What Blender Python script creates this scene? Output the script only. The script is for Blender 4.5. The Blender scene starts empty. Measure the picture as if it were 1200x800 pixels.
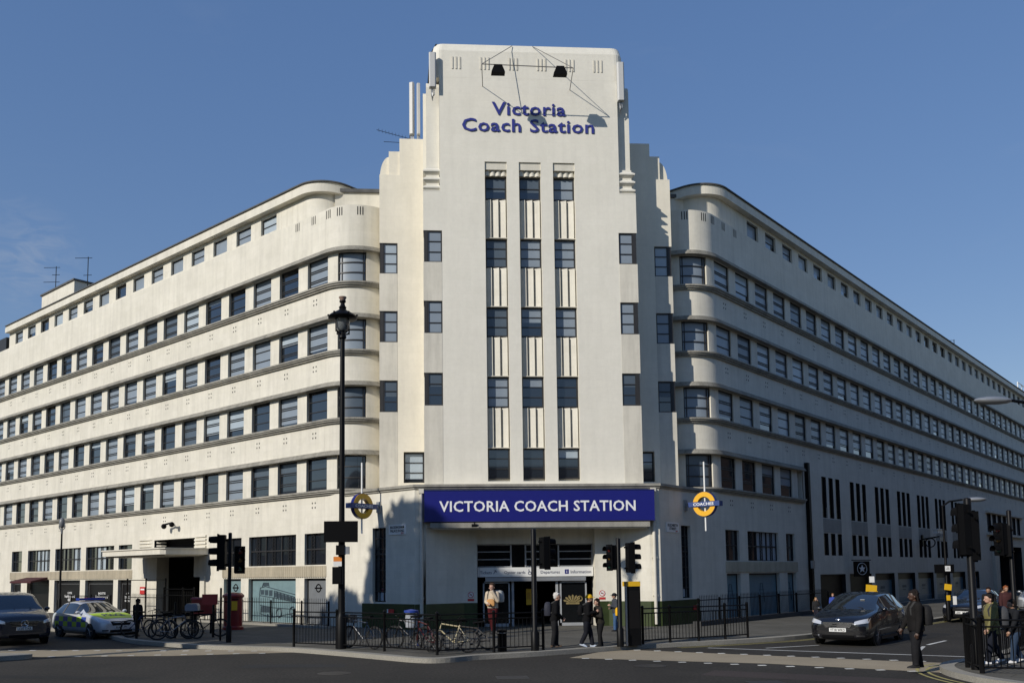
import bpy, bmesh, math, random
from mathutils import Vector, Matrix
from mathutils.bvhtree import BVHTree
rnd = random.Random(7)
C = bpy.context.scene.collection
S2 = 2 ** -.5
RAD = math.radians

# ------------------------------------------------------------------ camera numbers (solved from the photograph's vanishing points)
CAM = Vector((-4.256, -36.14, 2.25)); FPX, PPX, PPY = 1047.3, 572.32, 576.35
def cam_axes(yaw=.065, pitch=.091, roll=-.011):
    r = Vector((math.cos(yaw), -math.sin(yaw), 0)); f = Vector((math.sin(yaw), math.cos(yaw), 0)); u = Vector((0, 0, 1))
    f2 = f * math.cos(pitch) + u * math.sin(pitch); u2 = u * math.cos(pitch) - f * math.sin(pitch)
    return r * math.cos(roll) + u2 * math.sin(roll), u2 * math.cos(roll) - r * math.sin(roll), f2
CR, CU, CF = cam_axes()
def ray(u, v): return CR * ((u - PPX) / FPX) - CU * ((v - PPY) / FPX) + CF
def on_ground(u, v, z=0.12):
    d = ray(u, v); t = (z - CAM.z) / d.z; p = CAM + d * t; return Vector((p.x, p.y, z))
def on_y(u, v, y):
    d = ray(u, v); return CAM + d * ((y - CAM.y) / d.y)

# ------------------------------------------------------------------ mesh builder
class MB:
    def __init__(s): s.v = []; s.f = []; s.m = []; s.sm = []
    def face(s, pts, m=0, smooth=False):
        b = len(s.v); s.v += [tuple(p) for p in pts]; s.f.append(list(range(b, b + len(pts)))); s.m.append(m); s.sm.append(smooth)
    def grid(s, rings, m=0, smooth=True, closed=True, caps=True):
        b = len(s.v); n = len(rings[0])
        for r in rings: s.v += [tuple(p) for p in r]
        for i in range(len(rings) - 1):
            for j in range(n if closed else n - 1):
                k = (j + 1) % n
                s.f.append([b + i * n + j, b + i * n + k, b + (i + 1) * n + k, b + (i + 1) * n + j]); s.m.append(m); s.sm.append(smooth)
        if caps and closed:
            s.f.append([b + j for j in range(n)][::-1]); s.m.append(m); s.sm.append(False)
            s.f.append([b + (len(rings) - 1) * n + j for j in range(n)]); s.m.append(m); s.sm.append(False)
    def box(s, x0, x1, y0, y1, z0, z1, m=0, M=None):
        p = [(x0, y0, z0), (x1, y0, z0), (x1, y1, z0), (x0, y1, z0), (x0, y0, z1), (x1, y0, z1), (x1, y1, z1), (x0, y1, z1)]
        if M: p = [tuple(M @ Vector(q)) for q in p]
        b = len(s.v); s.v += p
        for f in ((0, 3, 2, 1), (4, 5, 6, 7), (0, 1, 5, 4), (1, 2, 6, 5), (2, 3, 7, 6), (3, 0, 4, 7)):
            s.f.append([b + k for k in f]); s.m.append(m); s.sm.append(False)
    def cbox(s, c, d, m=0, M=None): s.box(c[0] - d[0] / 2, c[0] + d[0] / 2, c[1] - d[1] / 2, c[1] + d[1] / 2, c[2] - d[2] / 2, c[2] + d[2] / 2, m, M)
    def tube(s, p, q, r0, r1=None, n=8, m=0, smooth=True):
        p, q = Vector(p), Vector(q); r1 = r0 if r1 is None else r1; d = (q - p)
        if d.length < 1e-6: return
        d.normalize(); a = d.orthogonal().normalized(); b = d.cross(a)
        s.grid([[c + (a * math.cos(2 * math.pi * k / n) + b * math.sin(2 * math.pi * k / n)) * r for k in range(n)] for c, r in ((p, r0), (q, r1))], m, smooth)
    def path(s, pts, r, n=6, m=0):
        for a, b in zip(pts, pts[1:]): s.tube(a, b, r, r, n, m)
    def lathe(s, prof, c=(0, 0, 0), n=16, m=0, smooth=True):
        s.grid([[(c[0] + r * math.cos(2 * math.pi * k / n), c[1] + r * math.sin(2 * math.pi * k / n), c[2] + z) for k in range(n)] for r, z in prof], m, smooth)
    def ball(s, c, r, nu=12, nv=8, m=0, M=None, a0=-90, a1=90):
        r = (r, r, r) if isinstance(r, (int, float)) else r; R = []
        for i in range(nv + 1):
            la = RAD(a0 + (a1 - a0) * i / nv); cl, sl = max(math.cos(la), 1e-4), math.sin(la)
            ring = [Vector((r[0] * cl * math.cos(2 * math.pi * k / nu), r[1] * cl * math.sin(2 * math.pi * k / nu), r[2] * sl)) for k in range(nu)]
            R.append([Vector(c) + ((M @ q) if M else q) for q in ring])
        s.grid(R, m)
    def ring(s, c, R, r, ax=(0, 1, 0), n=28, k=6, m=0):
        ax = Vector(ax).normalized(); a = ax.orthogonal().normalized(); b = ax.cross(a); c = Vector(c); rings = []
        for i in range(n + 1):
            t = 2 * math.pi * i / n; d = a * math.cos(t) + b * math.sin(t)
            rings.append([c + d * (R + r * math.cos(2 * math.pi * j / k)) + ax * (r * math.sin(2 * math.pi * j / k)) for j in range(k)])
        s.grid(rings, m, True, True, False)
    def prism(s, poly, a, b, ax='z', m=0, M=None):
        n = len(poly)
        def P(p, h): q = {'z': (p[0], p[1], h), 'y': (p[0], h, p[1]), 'x': (h, p[0], p[1])}[ax]; return tuple(M @ Vector(q)) if M else q
        i = len(s.v); s.v += [P(p, a) for p in poly] + [P(p, b) for p in poly]
        s.f.append([i + k for k in range(n)][::-1]); s.f.append([i + n + k for k in range(n)]); s.m += [m, m]; s.sm += [False, False]
        for k in range(n):
            j = (k + 1) % n; s.f.append([i + k, i + j, i + n + j, i + n + k]); s.m.append(m); s.sm.append(False)
    def sweep(s, path, prof, m=0, smooth=False):   # path: (x, y, nx, ny); prof: (out, z)
        s.grid([[(x + nx * d, y + ny * d, z) for d, z in prof] for x, y, nx, ny in path], m, smooth)
    def add(s, o, M=None):
        b = len(s.v); s.v += [tuple(M @ Vector(p)) if M else p for p in o.v]; s.f += [[k + b for k in f] for f in o.f]; s.m += o.m; s.sm += o.sm
    def mesh(s, name, mats):
        me = bpy.data.meshes.new(name); me.from_pydata(s.v, [], s.f); me.update()
        for t in (mats if isinstance(mats, (list, tuple)) else [mats]): me.materials.append(t)
        me.polygons.foreach_set('material_index', s.m); me.polygons.foreach_set('use_smooth', s.sm)
        bm = bmesh.new(); bm.from_mesh(me); bmesh.ops.remove_doubles(bm, verts=bm.verts, dist=1e-5) if any(s.sm) else None
        bmesh.ops.recalc_face_normals(bm, faces=bm.faces); bm.to_mesh(me); bm.free()
        if any(s.sm):
            try: me.set_sharp_from_angle(angle=RAD(40))
            except Exception: pass
        return me
    def build(s, name, mats, parent=None, M=None):
        o = bpy.data.objects.new(name, s.mesh(name, mats)); C.objects.link(o)
        if parent: o.parent = parent
        if M is not None: o.matrix_local = M
        return o

def tag(o, label=None, cat=None, group=None, kind=None):
    if label: o['label'] = label
    if cat: o['category'] = cat
    if group: o['group'] = group
    if kind: o['kind'] = kind
    return o
def thing(name, label, cat, loc=(0, 0, 0), rz=0, group=None):
    o = bpy.data.objects.new(name, None); C.objects.link(o); o.location = loc; o.rotation_euler = (0, 0, rz); o.empty_display_size = .2
    return tag(o, label, cat, group)
def copy_tree(o, parent=None):
    c = o.copy(); C.objects.link(c)
    if parent: c.parent = parent
    for ch in [x for x in bpy.data.objects if x.parent == o]: copy_tree(ch, c)
    return c
def T(x, y, z): return Matrix.Translation((x, y, z))
def RZ(a): return Matrix.Rotation(a, 4, 'Z')

# ------------------------------------------------------------------ materials
def mat(name, col, rough=.6, metal=0, var=.0, scale=3, bump=0, bscale=40, coat=0, spec=.5, emit=None):
    m = bpy.data.materials.new(name); m.use_nodes = True; nt = m.node_tree; b = nt.nodes['Principled BSDF']
    b.inputs['Base Color'].default_value = (*col, 1); b.inputs['Roughness'].default_value = rough; b.inputs['Metallic'].default_value = metal
    b.inputs['Coat Weight'].default_value = coat; b.inputs['Coat Roughness'].default_value = .03; b.inputs['Specular IOR Level'].default_value = spec
    tc = nt.nodes.new('ShaderNodeTexCoord')
    if var:
        n = nt.nodes.new('ShaderNodeTexNoise'); n.inputs['Scale'].default_value = scale; n.inputs['Detail'].default_value = 6
        nt.links.new(tc.outputs['Object'], n.inputs['Vector'])
        r = nt.nodes.new('ShaderNodeMapRange'); r.inputs['From Min'].default_value = .3; r.inputs['From Max'].default_value = .7
        r.inputs['To Min'].default_value = 1 - var; r.inputs['To Max'].default_value = 1 + var
        nt.links.new(n.outputs['Fac'], r.inputs['Value'])
        x = nt.nodes.new('ShaderNodeMix'); x.data_type = 'RGBA'; x.blend_type = 'MULTIPLY'; x.inputs[0].default_value = 1
        x.inputs[6].default_value = (*col, 1); nt.links.new(r.outputs[0], x.inputs[7]); nt.links.new(x.outputs[2], b.inputs['Base Color'])
    if bump:
        n = nt.nodes.new('ShaderNodeTexNoise'); n.inputs['Scale'].default_value = bscale; n.inputs['Detail'].default_value = 5
        nt.links.new(tc.outputs['Object'], n.inputs['Vector']); u = nt.nodes.new('ShaderNodeBump'); u.inputs['Strength'].default_value = bump; u.inputs['Distance'].default_value = .02
        nt.links.new(n.outputs['Fac'], u.inputs['Height']); nt.links.new(u.outputs[0], b.inputs['Normal'])
    if emit: b.inputs['Emission Color'].default_value = (*emit[0], 1); b.inputs['Emission Strength'].default_value = emit[1]
    return m
def wall_mat(name, col, course=.3, line=.1, streak=.14, grime=.1, tone=.03):
    """painted faience and render: faint courses, vertical rain streaks, blotchy wear"""
    m = bpy.data.materials.new(name); m.use_nodes = True; nt = m.node_tree; N = nt.nodes.new; L = nt.links.new; b = nt.nodes['Principled BSDF']
    b.inputs['Roughness'].default_value = .62; b.inputs['Specular IOR Level'].default_value = .3
    tc = N('ShaderNodeTexCoord'); sx = N('ShaderNodeSeparateXYZ'); L(tc.outputs['Object'], sx.inputs[0])
    cx = N('ShaderNodeCombineXYZ'); L(sx.outputs[0], cx.inputs[0]); L(sx.outputs[2], cx.inputs[1])
    br = N('ShaderNodeTexBrick'); L(cx.outputs[0], br.inputs['Vector']); br.inputs['Scale'].default_value = 1
    br.inputs['Brick Width'].default_value = course * 2.4; br.inputs['Row Height'].default_value = course; br.inputs['Mortar Size'].default_value = .012; br.inputs['Mortar Smooth'].default_value = .3
    br.inputs['Color1'].default_value = (1, 1, 1, 1); br.inputs['Color2'].default_value = (1 - tone, 1 - tone, 1 - tone * 1.25, 1); br.inputs['Mortar'].default_value = (1 - line, 1 - line, 1 - line, 1)
    mp = N('ShaderNodeMapping'); mp.inputs['Scale'].default_value = (2.2, 2.2, .22); L(tc.outputs['Object'], mp.inputs[0])
    n1 = N('ShaderNodeTexNoise'); n1.inputs['Scale'].default_value = 1.3; n1.inputs['Detail'].default_value = 8; n1.inputs['Roughness'].default_value = .62; L(mp.outputs[0], n1.inputs['Vector'])
    r1 = N('ShaderNodeMapRange'); r1.inputs['From Min'].default_value = .42; r1.inputs['From Max'].default_value = .72; r1.inputs['To Min'].default_value = 1; r1.inputs['To Max'].default_value = 1 - streak; L(n1.outputs['Fac'], r1.inputs['Value'])
    n2 = N('ShaderNodeTexNoise'); n2.inputs['Scale'].default_value = .55; n2.inputs['Detail'].default_value = 9; n2.inputs['Roughness'].default_value = .68; L(tc.outputs['Object'], n2.inputs['Vector'])
    r2 = N('ShaderNodeMapRange'); r2.inputs['From Min'].default_value = .35; r2.inputs['From Max'].default_value = .7; r2.inputs['To Min'].default_value = 1.02; r2.inputs['To Max'].default_value = 1 - grime; L(n2.outputs['Fac'], r2.inputs['Value'])
    mu = N('ShaderNodeMath'); mu.operation = 'MULTIPLY'; L(r1.outputs[0], mu.inputs[0]); L(r2.outputs[0], mu.inputs[1])
    x1 = N('ShaderNodeMix'); x1.data_type = 'RGBA'; x1.blend_type = 'MULTIPLY'; x1.inputs[0].default_value = 1; x1.inputs[6].default_value = (*col, 1); L(br.outputs['Color'], x1.inputs[7])
    n4 = N('ShaderNodeTexNoise'); n4.inputs['Scale'].default_value = 5.5; n4.inputs['Detail'].default_value = 8; n4.inputs['Roughness'].default_value = .75; L(tc.outputs['Object'], n4.inputs['Vector'])
    r4 = N('ShaderNodeMapRange'); r4.inputs['From Min'].default_value = .3; r4.inputs['From Max'].default_value = .7; r4.inputs['To Min'].default_value = 1.035; r4.inputs['To Max'].default_value = .955; L(n4.outputs['Fac'], r4.inputs['Value'])
    m4 = N('ShaderNodeMath'); m4.operation = 'MULTIPLY'; L(mu.outputs[0], m4.inputs[0]); L(r4.outputs[0], m4.inputs[1]); mu = m4
    x2 = N('ShaderNodeMix'); x2.data_type = 'RGBA'; x2.blend_type = 'MULTIPLY'; x2.inputs[0].default_value = 1; L(x1.outputs[2], x2.inputs[6]); L(mu.outputs[0], x2.inputs[7])
    L(x2.outputs[2], b.inputs['Base Color'])
    n3 = N('ShaderNodeTexNoise'); n3.inputs['Scale'].default_value = 30; n3.inputs['Detail'].default_value = 4; L(tc.outputs['Object'], n3.inputs['Vector'])
    ad = N('ShaderNodeMath'); ad.operation = 'MULTIPLY_ADD'; L(n3.outputs['Fac'], ad.inputs[0]); ad.inputs[1].default_value = .5; L(br.outputs['Fac'], ad.inputs[2])
    bu = N('ShaderNodeBump'); bu.inputs['Strength'].default_value = .1; bu.inputs['Distance'].default_value = .01; bu.invert = True; L(ad.outputs[0], bu.inputs['Height']); L(bu.outputs[0], b.inputs['Normal'])
    return m
CREAM = wall_mat('cream_faience', (.70, .665, .575), .3, .05, .14, .11, .05)
WHITE = wall_mat('tower_render', (.735, .705, .62), .3, .03, .06, .045, .025)
SHLD = wall_mat('shoulder_render', (.76, .71, .595), .3, .035, .07, .05, .025)
PANEL = wall_mat('weathered_panel', (.66, .625, .54), .3, .03, .2, .12)
SPAN = wall_mat('dark_spandrel', (.36, .35, .32), .3, .03, .2, .12)
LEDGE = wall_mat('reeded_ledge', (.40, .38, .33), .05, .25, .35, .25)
FLUTE = wall_mat('fluted_band', (.50, .44, .33), .5, .06, .25, .2)
ROOFM = mat('roof_felt', (.09, .09, .09), .9, var=.2)
GREEN = mat('green_glazed_tile', (.035, .05, .015), .35, var=.25, scale=2, bump=.05)
DARK = mat('dark_interior', (.012, .012, .013), .9)
FRAME = mat('window_frame', (.022, .021, .021), .5, var=.2)
GREYF = mat('grey_frame', (.33, .34, .35), .45, var=.08)
GLASS = mat('window_glass', (.012, .016, .022), .03, coat=1, spec=.9)
BLINDS = [mat('blind_' + n, c, .4, var=.06, scale=1.5, coat=.45, spec=.4) for n, c in (('pale', (.36, .42, .47)), ('mid', (.22, .26, .305)), ('deep', (.075, .098, .125)))]
BLACKP = mat('black_paint', (.004, .004, .0045), .45, var=.2, spec=.16)
BLACKM = mat('black_matt', (.003, .003, .0035), .65, spec=.1)
GLASSD = mat('shaded_glass', (.006, .007, .008), .08, spec=.3)
STEEL = mat('galvanised_steel', (.35, .36, .37), .45, .6, var=.1)
WHITEP = mat('white_paint', (.75, .75, .73), .4, var=.04)
BLUE = mat('sign_blue', (.012, .014, .16), .3, var=.04)
LETB = mat('letter_blue', (.03, .036, .22), .4)
AERIAL = mat('aerial_grey', (.50, .50, .49), .5)
LETW = mat('letter_white', (.8, .8, .8), .4)
AMBER = mat('amber_enamel', (.78, .42, .03), .35)
YELL = mat('yellow_paint', (.72, .42, .015), .45)
RED = mat('post_red', (.20, .012, .012), .3, var=.1, coat=.3)
REDS = mat('sign_red', (.5, .03, .03), .4)
ORNG = mat('orange_paper', (.7, .22, .03), .6)
ASPH = None
def ground_mat(name, col, sp=.5, crack=0, scale=60, patch=.18):
    m = bpy.data.materials.new(name); m.use_nodes = True; nt = m.node_tree; N = nt.nodes.new; L = nt.links.new; b = nt.nodes['Principled BSDF']
    tc = N('ShaderNodeTexCoord'); n1 = N('ShaderNodeTexNoise'); n1.inputs['Scale'].default_value = scale; n1.inputs['Detail'].default_value = 3; L(tc.outputs['Object'], n1.inputs['Vector'])
    n2 = N('ShaderNodeTexNoise'); n2.inputs['Scale'].default_value = .35; n2.inputs['Detail'].default_value = 8; n2.inputs['Roughness'].default_value = .65; L(tc.outputs['Object'], n2.inputs['Vector'])
    r1 = N('ShaderNodeMapRange'); r1.inputs['From Min'].default_value = .25; r1.inputs['From Max'].default_value = .75; r1.inputs['To Min'].default_value = 1 - sp; r1.inputs['To Max'].default_value = 1 + sp; L(n1.outputs['Fac'], r1.inputs['Value'])
    r2 = N('ShaderNodeMapRange'); r2.inputs['From Min'].default_value = .3; r2.inputs['From Max'].default_value = .7; r2.inputs['To Min'].default_value = 1 - patch; r2.inputs['To Max'].default_value = 1 + patch; L(n2.outputs['Fac'], r2.inputs['Value'])
    mu = N('ShaderNodeMath'); mu.operation = 'MULTIPLY'; L(r1.outputs[0], mu.inputs[0]); L(r2.outputs[0], mu.inputs[1])
    vo = N('ShaderNodeTexVoronoi'); vo.inputs['Scale'].default_value = scale * 1.3; L(tc.outputs['Object'], vo.inputs['Vector'])
    lt = N('ShaderNodeMath'); lt.operation = 'LESS_THAN'; L(vo.outputs['Distance'], lt.inputs[0]); lt.inputs[1].default_value = .12
    ml = N('ShaderNodeMath'); ml.operation = 'MULTIPLY_ADD'; L(lt.outputs[0], ml.inputs[0]); ml.inputs[1].default_value = 1.2 * sp; L(mu.outputs[0], ml.inputs[2])
    x = N('ShaderNodeMix'); x.data_type = 'RGBA'; x.blend_type = 'MULTIPLY'; x.inputs[0].default_value = 1; x.inputs[6].default_value = (*col, 1); L(ml.outputs[0], x.inputs[7])
    L(x.outputs[2], b.inputs['Base Color']); b.inputs['Roughness'].default_value = .9; b.inputs['Specular IOR Level'].default_value = .25
    bu = N('ShaderNodeBump'); bu.inputs['Strength'].default_value = .5; bu.inputs['Distance'].default_value = .01; L(n1.outputs['Fac'], bu.inputs['Height']); L(bu.outputs[0], b.inputs['Normal'])
    if crack:   # paving joints
        br = N('ShaderNodeTexBrick'); mp = N('ShaderNodeMapping'); mp.inputs['Rotation'].default_value = (0, 0, RAD(45)); L(tc.outputs['Object'], mp.inputs[0]); L(mp.outputs[0], br.inputs['Vector'])
        br.inputs['Scale'].default_value = 1; br.inputs['Brick Width'].default_value = .9; br.inputs['Row Height'].default_value = .6; br.inputs['Mortar Size'].default_value = .012
        br.inputs['Color1'].default_value = (1, 1, 1, 1); br.inputs['Color2'].default_value = (.82, .82, .8, 1); br.inputs['Mortar'].default_value = (.45, .45, .45, 1)
        y = N('ShaderNodeMix'); y.data_type = 'RGBA'; y.blend_type = 'MULTIPLY'; y.inputs[0].default_value = 1; L(x.outputs[2], y.inputs[6]); L(br.outputs['Color'], y.inputs[7]); L(y.outputs[2], b.inputs['Base Color'])
    return m
ASPH = ground_mat('asphalt', (.032, .029, .0245), .6, scale=15, patch=.3)
PAVE = ground_mat('paving_stone', (.108, .102, .087), .15, 1, scale=30)
KERB = ground_mat('granite_kerb', (.27, .255, .22), .25, scale=40)
BUFF = ground_mat('buff_surfacing', (.29, .245, .175), .2, scale=40, patch=.12)
LINE = ground_mat('road_paint', (.5, .5, .48), .2, scale=40, patch=.35)
YLINE = ground_mat('yellow_line', (.34, .30, .12), .25, scale=40, patch=.3)

FONTC = {}
def text(name, s, mats, parent=None, M=None, width=None, height=None, depth=.02, bold=0.0, space=1.0, label=None):
    """lettering as a mesh in its local xz-plane facing -y, centred; scaled to the given width and capital height"""
    cu = bpy.data.curves.new('lettering', 'FONT'); cu.body = s; cu.align_x = 'CENTER'; cu.size = 1; cu.extrude = .5; cu.offset = bold; cu.resolution_u = 2; cu.space_character = space
    o = bpy.data.objects.new('lettering', cu); C.objects.link(o); dg = bpy.context.evaluated_depsgraph_get(); dg.update()
    me = bpy.data.meshes.new_from_object(o.evaluated_get(dg)); bpy.data.objects.remove(o); bpy.data.curves.remove(cu)
    xs = [v.co.x for v in me.vertices]; ys = [v.co.y for v in me.vertices]
    if not xs: return None
    w0, w1 = min(xs), max(xs); cap = .69 if not '\n' in s else (max(ys) - min(ys)); k = (width / (w1 - w0)) if width else (height / cap)
    kz = (height / cap) if height else k; cy = (max(ys) + min(ys)) / 2 if '\n' in s else cap / 2
    for v in me.vertices:
        x, y, z = v.co; v.co = ((x - (w0 + w1) / 2) * k, -z * depth - depth / 2, (y - cy) * kz)
    me.materials.clear(); me.materials.append(mats); me.name = name
    ob = bpy.data.objects.new(name, me); C.objects.link(ob)
    if parent: ob.parent = parent
    if M is not None: ob.matrix_local = M
    return ob
# ------------------------------------------------------------------ ground, roads, pavements
def sheet(name, poly, z, m, z0=None):
    mb = MB()
    if z0 is None: mb.face([(x, y, z) for x, y in poly])
    else: mb.prism(poly, z0, z, 'z')
    return tag(mb.build(name, m), kind='structure')
def smooth_line(pts, n=6):
    out = []
    P = [pts[0]] + pts + [pts[-1]]
    for i in range(1, len(P) - 2):
        for k in range(n):
            t = k / n; a, b, c, d = P[i - 1], P[i], P[i + 1], P[i + 2]
            out.append(tuple(.5 * (2 * b[j] + (c[j] - a[j]) * t + (2 * a[j] - 5 * b[j] + 4 * c[j] - d[j]) * t * t + (3 * b[j] - a[j] - 3 * c[j] + d[j]) * t ** 3) for j in (0, 1)))
    return out + [pts[-1]]
sheet('ground', [(-900, -900), (900, -900), (900, 900), (-900, 900)], -.02, ground_mat('ground_far', (.08, .08, .075), .2, scale=2))
sheet('road', [(-140, -120), (140, -120), (140, 150), (-140, 150)], 0, ASPH)
kerb_pts = smooth_line([(-80, 63.3), (-30, 13.3), (-19.5, 2.7), (-17.2, .2), (-15.9, -2.2), (-14.3, -4.6), (-11.4, -7.3), (-8.7, -8.75), (-6.75, -10.6), (-5.6, -11.85), (-4.6, -12.9), (-3.9, -13.0), (-3.0, -12.35), (-1.6, -11.75), (.5, -10.6), (1.63, -9.95), (3.3, -9.3), (5.6, -8.4), (8.2, -6.9), (13.7, -2.2), (18.1, 2.0), (40, 23.9), (110, 93.9)])
def offset_line(pts, d):
    out = []
    for i, p in enumerate(pts):
        a = pts[max(i - 1, 0)]; b = pts[min(i + 1, len(pts) - 1)]; dx, dy = b[0] - a[0], b[1] - a[1]; l = math.hypot(dx, dy)
        out.append((p[0] - dy / l * d, p[1] + dx / l * d))
    return out
def strip(name, pts, d0, d1, z, m, z0=None, kind='structure'):
    a, b = offset_line(pts, d0), offset_line(pts, d1); mb = MB()
    for i in range(len(pts) - 1):
        q = [(a[i][0], a[i][1]), (a[i + 1][0], a[i + 1][1]), (b[i + 1][0], b[i + 1][1]), (b[i][0], b[i][1])]
        mb.face([(x, y, z) for x, y in q], 0)
        if z0 is not None: mb.face([(q[0][0], q[0][1], z0), (q[1][0], q[1][1], z0), (q[1][0], q[1][1], z), (q[0][0], q[0][1], z)], 0)
    return tag(mb.build(name, m), kind=kind)
# dropped kerb at the crossings is left level with the rest
inner = offset_line(kerb_pts, .28)
sheet('pavement', [(-80, 150)] + inner + [(110, 150)], .116, PAVE)
strip('kerb', kerb_pts, 0, .3, .125, KERB, 0)
isl = smooth_line([(70, 46), (40, 16), (15, -9.2), (11.2, -12.9), (9.0, -14.9), (7.6, -15.95), (6.85, -17.0), (6.5, -18.3), (6.55, -19.6), (7.2, -21.5), (8.5, -25), (12, -34), (20, -55)])
isl_r = isl[::-1]
isl_l = [tuple(p) for p in isl]
sheet('pavement', offset_line(isl_l, .28) + [(70, -55)], .116, PAVE)
strip('kerb', isl_l, 0, .3, .125, KERB, 0)
nose = smooth_line([(-34, 2.0), (-24, -6.0), (-18.0, -8.6), (-16.2, -9.15), (-15.6, -9.6), (-16.1, -10.2), (-18.4, -10.6), (-26, -9.0), (-36, -1.0)])
sheet('pavement', nose, .12, KERB, 0)
# buff crossing surfaces, studs and lines
sheet('crossing_surface', [(-30, -3.6), (-17.7, -6.5), (-12.6, -6.9), (-9.3, -8.3), (-8.3, -9.1), (-11.7, -9.6), (-15.0, -9.3), (-17, -8.95), (-30, -6.0)], .004, BUFF)
sheet('crossing_surface', [(1.5, -10.1), (4.67, -12.55), (7.3, -14.65), (8.4, -15.35), (6.85, -17.1), (3.93, -14.6), (-.6, -12.25), (.5, -10.68)], .004, BUFF)
mb = MB()
def line(mb, a, b, w, z=.006):
    a, b = Vector(a), Vector(b); d = (b - a).normalized(); n = Vector((-d.y, d.x)) * w / 2
    mb.face([(*(a + n), z), (*(b + n), z), (*(b - n), z), (*(a - n), z)])
for (a, b) in (((3.9, -9.9), (10.2, -14.35)), ):
    line(mb, a, b, .13)
for a, b in (((5.5, -10.3), (7.4, -9.6)), ((8.5, -13.0), (10.1, -10.6))): line(mb, a, b, .1)
for k in range(14):
    x = 10.5 + k * 3.1; line(mb, (x, x - 20.6), (x + 1.4, x - 19.2), .1)
    if k < 6: line(mb, (x + 1.5, x - 22.2), (x + 2.3, x - 21.4), .1)
for k in range(8): x = -30 + k * 2.3; line(mb, (x, -13.6 - x * .55 - 12), (x + 1, -13.6 - x * .55 - 12.55), .08)
tag(mb.build('road_markings', LINE), kind='structure')
mb = MB()
for (p, q), n in ((((1.7, -10.25), (8.2, -15.1)), 14), (((-.2, -12.5), (6.9, -17.1)), 14), (((-9.6, -8.4), (-17.5, -6.6)), 12), (((-9.2, -9.25), (-15.2, -9.25)), 9)):
    for k in range(n):
        t = k / (n - 1); x, y = p[0] + (q[0] - p[0]) * t, p[1] + (q[1] - p[1]) * t; mb.box(x - .09, x + .09, y - .06, y + .06, .005, .012)
tag(mb.build('road_studs', LINE), kind='structure')
mb = MB()
for o in (.25, .45):
    q = [p for p in offset_line(isl_l, -o) if -21 < p[1] < -15.2]
    for a, b in zip(q, q[1:]): line(mb, a, b, .07, .007)
for o in (.22, .4):
    q = [p for p in offset_line(kerb_pts, -o) if (p[0] > 3 and p[0] < 60)]
    for a, b in zip(q, q[1:]): line(mb, a, b, .06, .007)
tag(mb.build('double_yellow_lines', YLINE), kind='structure')
# ironwork covers and patches give the asphalt its wear
mb = MB()
for x, y in ((-2.5, -16.5), (2.5, -18.2), (-9.5, -17.2)):
    mb.box(x - .35, x + .35, y - .3, y + .3, .002, .006)
tag(mb.build('road_ironwork', mat('iron_cover', (.05, .048, .045), .6, .4, var=.3, scale=20)), kind='structure')
sheet('road_patch', [(2.2, -15.8), (6.0, -18.4), (5.4, -19.3), (1.6, -16.7)], .003, ground_mat('asphalt_patch', (.050, .040, .037), .4, scale=26))
sheet('road_patch', [(-9, -12.6), (-6.4, -12.9), (-6.4, -13.6), (-9, -13.4)], .003, ground_mat('asphalt_patch_dark', (.030, .030, .030), .4, scale=26))

sheet('road_patch', [(-16, -13.6), (-10.5, -15.2), (-10.7, -15.7), (-16, -14.2)], .0032, ground_mat('trench_patch', (.024, .023, .021), .4, scale=20))
sheet('road_patch', [(8.8, -9.5), (13.5, -5.2), (14.0, -5.8), (9.4, -10.1)], .0032, ground_mat('trench_patch', (.024, .023, .021), .4, scale=20))
for x, y, r_ in ((-6.5, -15.0, .33), (1.0, -14.6, .33), (9.5, -7.6, .3)):
    q = MB(); q.lathe([(.001, .004), (r_, .005), (r_ + .06, .0045)], (x, y, 0), 20, smooth=False); tag(q.build('manhole_cover', mat('cast_iron', (.045, .042, .04), .55, .5, var=.4, scale=30)), kind='structure')
# ------------------------------------------------------------------ the station
ST = thing('station_building', 'white art deco coach station with stepped corner tower and two long ribbon-windowed wings', 'building', (0, 0, 0))
def part(mb, name, m, M=None, parent=None): return mb.build(name, m, parent or ST, M)
def holes(mb, a0, a1, b0, b1, hs, P, m=0, rev=0, back=None):
    """a wall sheet with openings; hs: (a0, a1, b0, b1, depth, backmat); P(a, b, depth) -> point"""
    A = sorted({a0, a1} | {min(max(h[k], a0), a1) for h in hs for k in (0, 1)}); B = sorted({b0, b1} | {min(max(h[k], b0), b1) for h in hs for k in (2, 3)})
    for i in range(len(A) - 1):
        for j in range(len(B) - 1):
            ca, cb = (A[i] + A[i + 1]) / 2, (B[j] + B[j + 1]) / 2
            if any(h[0] < ca < h[1] and h[2] < cb < h[3] for h in hs): continue
            mb.face([P(A[i], B[j], 0), P(A[i + 1], B[j], 0), P(A[i + 1], B[j + 1], 0), P(A[i], B[j + 1], 0)], m)
    for h in hs:
        x0, x1, z0, z1, d = h[:5]; bm_ = h[5] if len(h) > 5 else None
        rv_ = rev; rev = h[6] if len(h) > 6 else rv_
        if x0 > a0 + 1e-4: mb.face([P(x0, z0, 0), P(x0, z1, 0), P(x0, z1, d), P(x0, z0, d)], rev)
        if x1 < a1 - 1e-4: mb.face([P(x1, z0, 0), P(x1, z1, 0), P(x1, z1, d), P(x1, z0, d)], rev)
        if z0 > b0 + 1e-4: mb.face([P(x0, z0, 0), P(x1, z0, 0), P(x1, z0, d), P(x0, z0, d)], rev)
        if z1 < b1 - 1e-4: mb.face([P(x0, z1, 0), P(x1, z1, 0), P(x1, z1, d), P(x0, z1, d)], rev)
        rev = rv_
        if bm_ is not None: mb.face([P(x0, z0, d), P(x1, z0, d), P(x1, z1, d), P(x0, z1, d)], bm_)

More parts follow.
